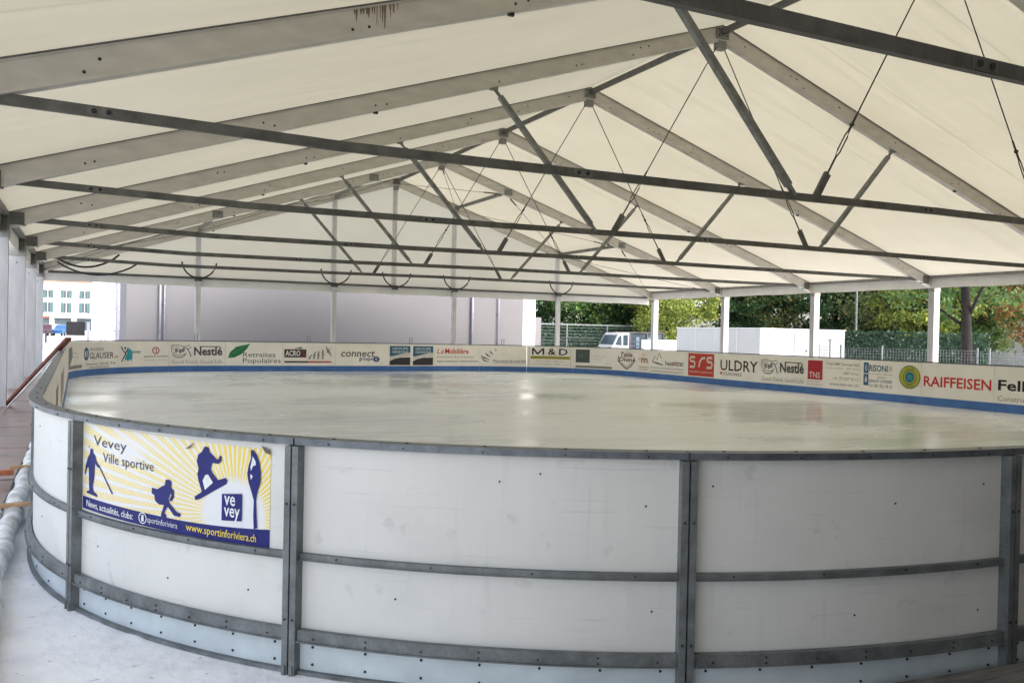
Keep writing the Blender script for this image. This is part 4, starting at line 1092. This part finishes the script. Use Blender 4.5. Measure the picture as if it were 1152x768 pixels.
def tree_meshes(seed, H, rad, zlo, nclump, nleaf, sz, trunk_r, spread=.75):
    rg = random.Random(seed); cr = MB(); tk = MB(); zc = (H+zlo)/2; hz = (H-zlo)/2
    tk.tube([(0,0,0),(rg.uniform(-.1,.1),rg.uniform(-.1,.1),zlo*.6+.3),(rg.uniform(-.3,.3),rg.uniform(-.3,.3),zc),(0,0,H*.88)], [trunk_r*1.25,trunk_r,trunk_r*.7,trunk_r*.15], 9)
    for k in range(nclump):
        while True:
            p = Vector((rg.uniform(-1,1), rg.uniform(-1,1), rg.uniform(-1,1)))
            if .25 < p.length < 1: break
        c = Vector((p.x*rad, p.y*rad, zc+p.z*hz)); r_ = spread*rg.uniform(.6,1.25)
        if k % 3 == 0:
            z0 = max(zlo*.7, c.z-rg.uniform(.8,2.2)); tk.tube([(0,0,z0), (c.x*.5,c.y*.5,(z0+c.z)/2+.25), tuple(c)], [trunk_r*.38,trunk_r*.22,trunk_r*.08], 5)
        for i in range(nleaf):
            d = Vector((rg.gauss(0,1), rg.gauss(0,1), rg.gauss(0,.75)))
            leaf(cr, c+d*r_*.5, sz, rg)
    return tk, cr
_tm = {}
def tree(kind, shape, loc, rot, sc_, label, name='tree', group='trees behind the right side'):
    key = (kind, shape)
    if key not in _tm:
        prm = {'round': (11,9.5,3.6,.9,84,125,.27,.15), 'tall': (12,12,3.3,1.0,100,120,.27,.17), 'loose': (13,8.5,3.4,1.2,60,85,.24,.12,.9), 'big': (14,10.0,4.0,2.6,80,95,.24,.22), 'bush': (15,5.2,2.4,.3,46,100,.22,.08)}[shape]
        tk, cr = tree_meshes(*prm); _tm[key] = (tk.mesh('trunk', M['bark'], True), cr.mesh('crown', LEAF[kind]))
    root = empty(name, loc, label, 'tree', group); root.rotation_euler.z = rot; root.scale = (sc_,)*3
    for nm, me_ in zip(('trunk','crown'), _tm[key]):
        o = bpy.data.objects.new(nm, me_); col.objects.link(o); o.parent = root
# (kind, shape, x, y, scale, label)
TR = [
 ('dark','round',24.6,53.5,1.0,'dark green dense tree just right of the white block, behind the pillar'),
 ('dark','tall',28.2,54.5,1.0,'tall dark green tree behind the hedge, left of the van'),
 ('mid','round',31.4,52.0,.95,'mid green tree with light leaf tips directly above the van'),
 ('dark','round',34.4,51.5,1.05,'dark green tree right of the tree above the van'),
 ('yellow','round',35.2,47.6,.9,'bright yellow green tree above the low white wall'),
 ('yellow','bush',33.0,44.6,.85,'low yellow green bush left of the white site container'),
 ('dark','round',41.2,48.2,1.0,'dark green tree above the left half of the white site container'),
 ('olive','tall',43.2,45.2,1.0,'brownish olive tree above the middle of the white container'),
 ('dark','tall',45.2,42.6,1.0,'dark green tree above the right half of the white container'),
 ('olive','round',47.0,40.5,.95,'olive brown tree behind the white container, right end'),
 ('olive','loose',43.6,36.8,.95,'sparse grey brown tree left of the yellow autumn tree'),
 ('yellow','loose',47.0,36.2,1.0,'yellow autumn tree above the long hedge, left part'),
 ('olive','loose',49.0,34.5,1.05,'rust tinted olive tree above the middle of the long hedge'),
 ('yellow','round',42.5,33.5,.8,'yellow green autumn tree above the hedge near a post'),
 ('mid','round',45.5,33.4,.9,'fresh green tree above the right end of the hedge'),
 ('yellow','loose',50.0,36.0,.9,'light yellow tree at the right end of the hedge'),
  ('dark','tall',30.0,60.0,1.1,'dark green tree of the back row, between the trees above the hedge and van'),
  ('mid','tall',37.0,57.0,1.1,'mid green tall tree of the back row, behind the yellow green tree'),
  ('dark','round',46.0,52.0,1.2,'dark green round tree of the back row, behind the white container trees'),
  ('olive','tall',50.5,47.0,1.1,'olive tall tree of the back row, right of the white container'),
  ('dark','tall',53.0,42.0,1.1,'dark tall tree of the back row, behind the yellow autumn trees'),
  ('dark','round',52.0,37.0,1.2,'dark round tree of the back row, behind the fresh green tree'),
 ('orange','loose',46.3,28.1,1.0,'orange red autumn tree at the right edge of the photo'),
]
for i, (kd, sh, x, y, s_, lab) in enumerate(TR): tree(kd, sh, (x,y,0), i*1.7, s_, lab)
tree('mid', 'big', (34.75,25.2,0), .6, 1.0, 'large tree with thick dark trunk near the right edge of the photo', 'large_tree')

def hedge(a, b, h, th_, label, sz=.17):
    a = Vector((*a,0)); b = Vector((*b,0)); d = (b-a); L = d.length; d.normalize(); nrm = Vector((d.y,-d.x,0))
    rg = random.Random(int(L*10)); mb = MB()
    N = int(L*h*170)
    for i in range(N):
        t = rg.uniform(0,L); z = rg.uniform(.05,h); q = rg.choice((-1,-1,1))*th_/2*rg.uniform(.75,1.08)
        if rg.random() < .22: z = h*rg.uniform(.95,1.03); q = rg.uniform(-.5,.5)*th_
        leaf(mb, a+d*t+nrm*-q+Vector((0,0,z)), sz, rg)
    root = empty('hedge', tuple((a+b)/2), label, 'hedge', 'clipped hedges outside the tent')
    mb.build('foliage', LEAF['hedge'], root)
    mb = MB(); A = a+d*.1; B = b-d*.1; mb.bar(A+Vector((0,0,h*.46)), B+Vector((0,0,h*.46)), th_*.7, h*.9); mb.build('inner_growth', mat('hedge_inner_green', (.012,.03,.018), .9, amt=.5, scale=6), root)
hedge((24.0,48),(34.5,48), 2.15, 1.0, 'dark green clipped hedge behind the white flatbed van')
hedge((32.4,32.5),(40.3,28.2), 2.0, 1.0, 'long dark clipped hedge behind the wire fence at right')
mb = MB(); mb.bar((24.0,47.35,2.2),(34.5,47.35,2.2),.06,.08)
for x in (24.2,27.2,30.2,33.2): mb.bar((x,47.35,0),(x,47.35,2.16),.07,.07,up=(0,1,0))
for i in range(10): mb.bar((24.0,47.35,.2+.2*i),(34.5,47.35,.2+.2*i),.012,.012)
tag(mb.build('wire_fence', M['galv']), 'wire fence with pale top rail in front of the van hedge', 'fence')
# wire fence in front of the right hedge
fa, fb = Vector((28.9,28.1,0)), Vector((35.6,17.8,0)); fd = fb-fa
fr = empty('wire_fence', tuple(fa.lerp(fb,.5)), 'low galvanised wire mesh fence in front of the hedge at right', 'fence')
for t in (.0,.075,.21,.5,.535,.78,1.0):
    mb = MB(); q = fa+fd*t; mb.bar(q, q+Vector((0,0,1.36)), .06, .06, up=(0,1,0)); mb.bar(q+Vector((0,0,1.361)), q+Vector((0,0,1.38)), .07,.07,up=(0,1,0)); mb.build('post', M['galv'], fr)
mb = MB(); N = 110
for i in range(N+1): q = fa+fd*(i/N); mb.bar(q+Vector((0,0,.08)), q+Vector((0,0,1.26)), .007, .007, up=(0,1,0))
for z in (.1,.3,.5,.7,.9,1.02,1.14,1.26): mb.bar(fa+Vector((0,0,z)), fb+Vector((0,0,z)), .009, .009)
mb.build('wire_mesh', M['galv'], fr)
# lamp mast and pale house far right
mb = MB(); mb.tube([(36.9,33.3,0),(36.9,33.3,7.5)], [.06,.045], 8); mb.bar((36.9,33.3,7.48),(36.2,33.0,7.55),.10,.06); tag(mb.build('lamp_mast', M['galv']), 'slim pale lamp mast rising behind the wire fence', 'lamp mast')
hp = empty('pale_house', (60,38,0), 'pale house glimpsed between the trees at the right edge', 'house')
box_obj('wall', (56,70,31,44,0,6), M['white_render'], hp)
mb = MB(); mb.add([(55.5,30.5,6.01),(70.5,30.5,6.01),(70.5,44.5,6.01),(55.5,44.5,6.01),(55.5,37.5,9),(70.5,37.5,9)], [(0,1,5,4),(2,3,4,5),(3,0,4),(1,2,5),(0,3,2,1)]); mb.build('roof', M['tile'], hp)
for y in (33,36,39,42):
    for z in (1,3.6): mb = MB(); mb.box(55.95,55.997,y-.5,y+.5,z,z+1.4); mb.build('window', M['glass'], hp)
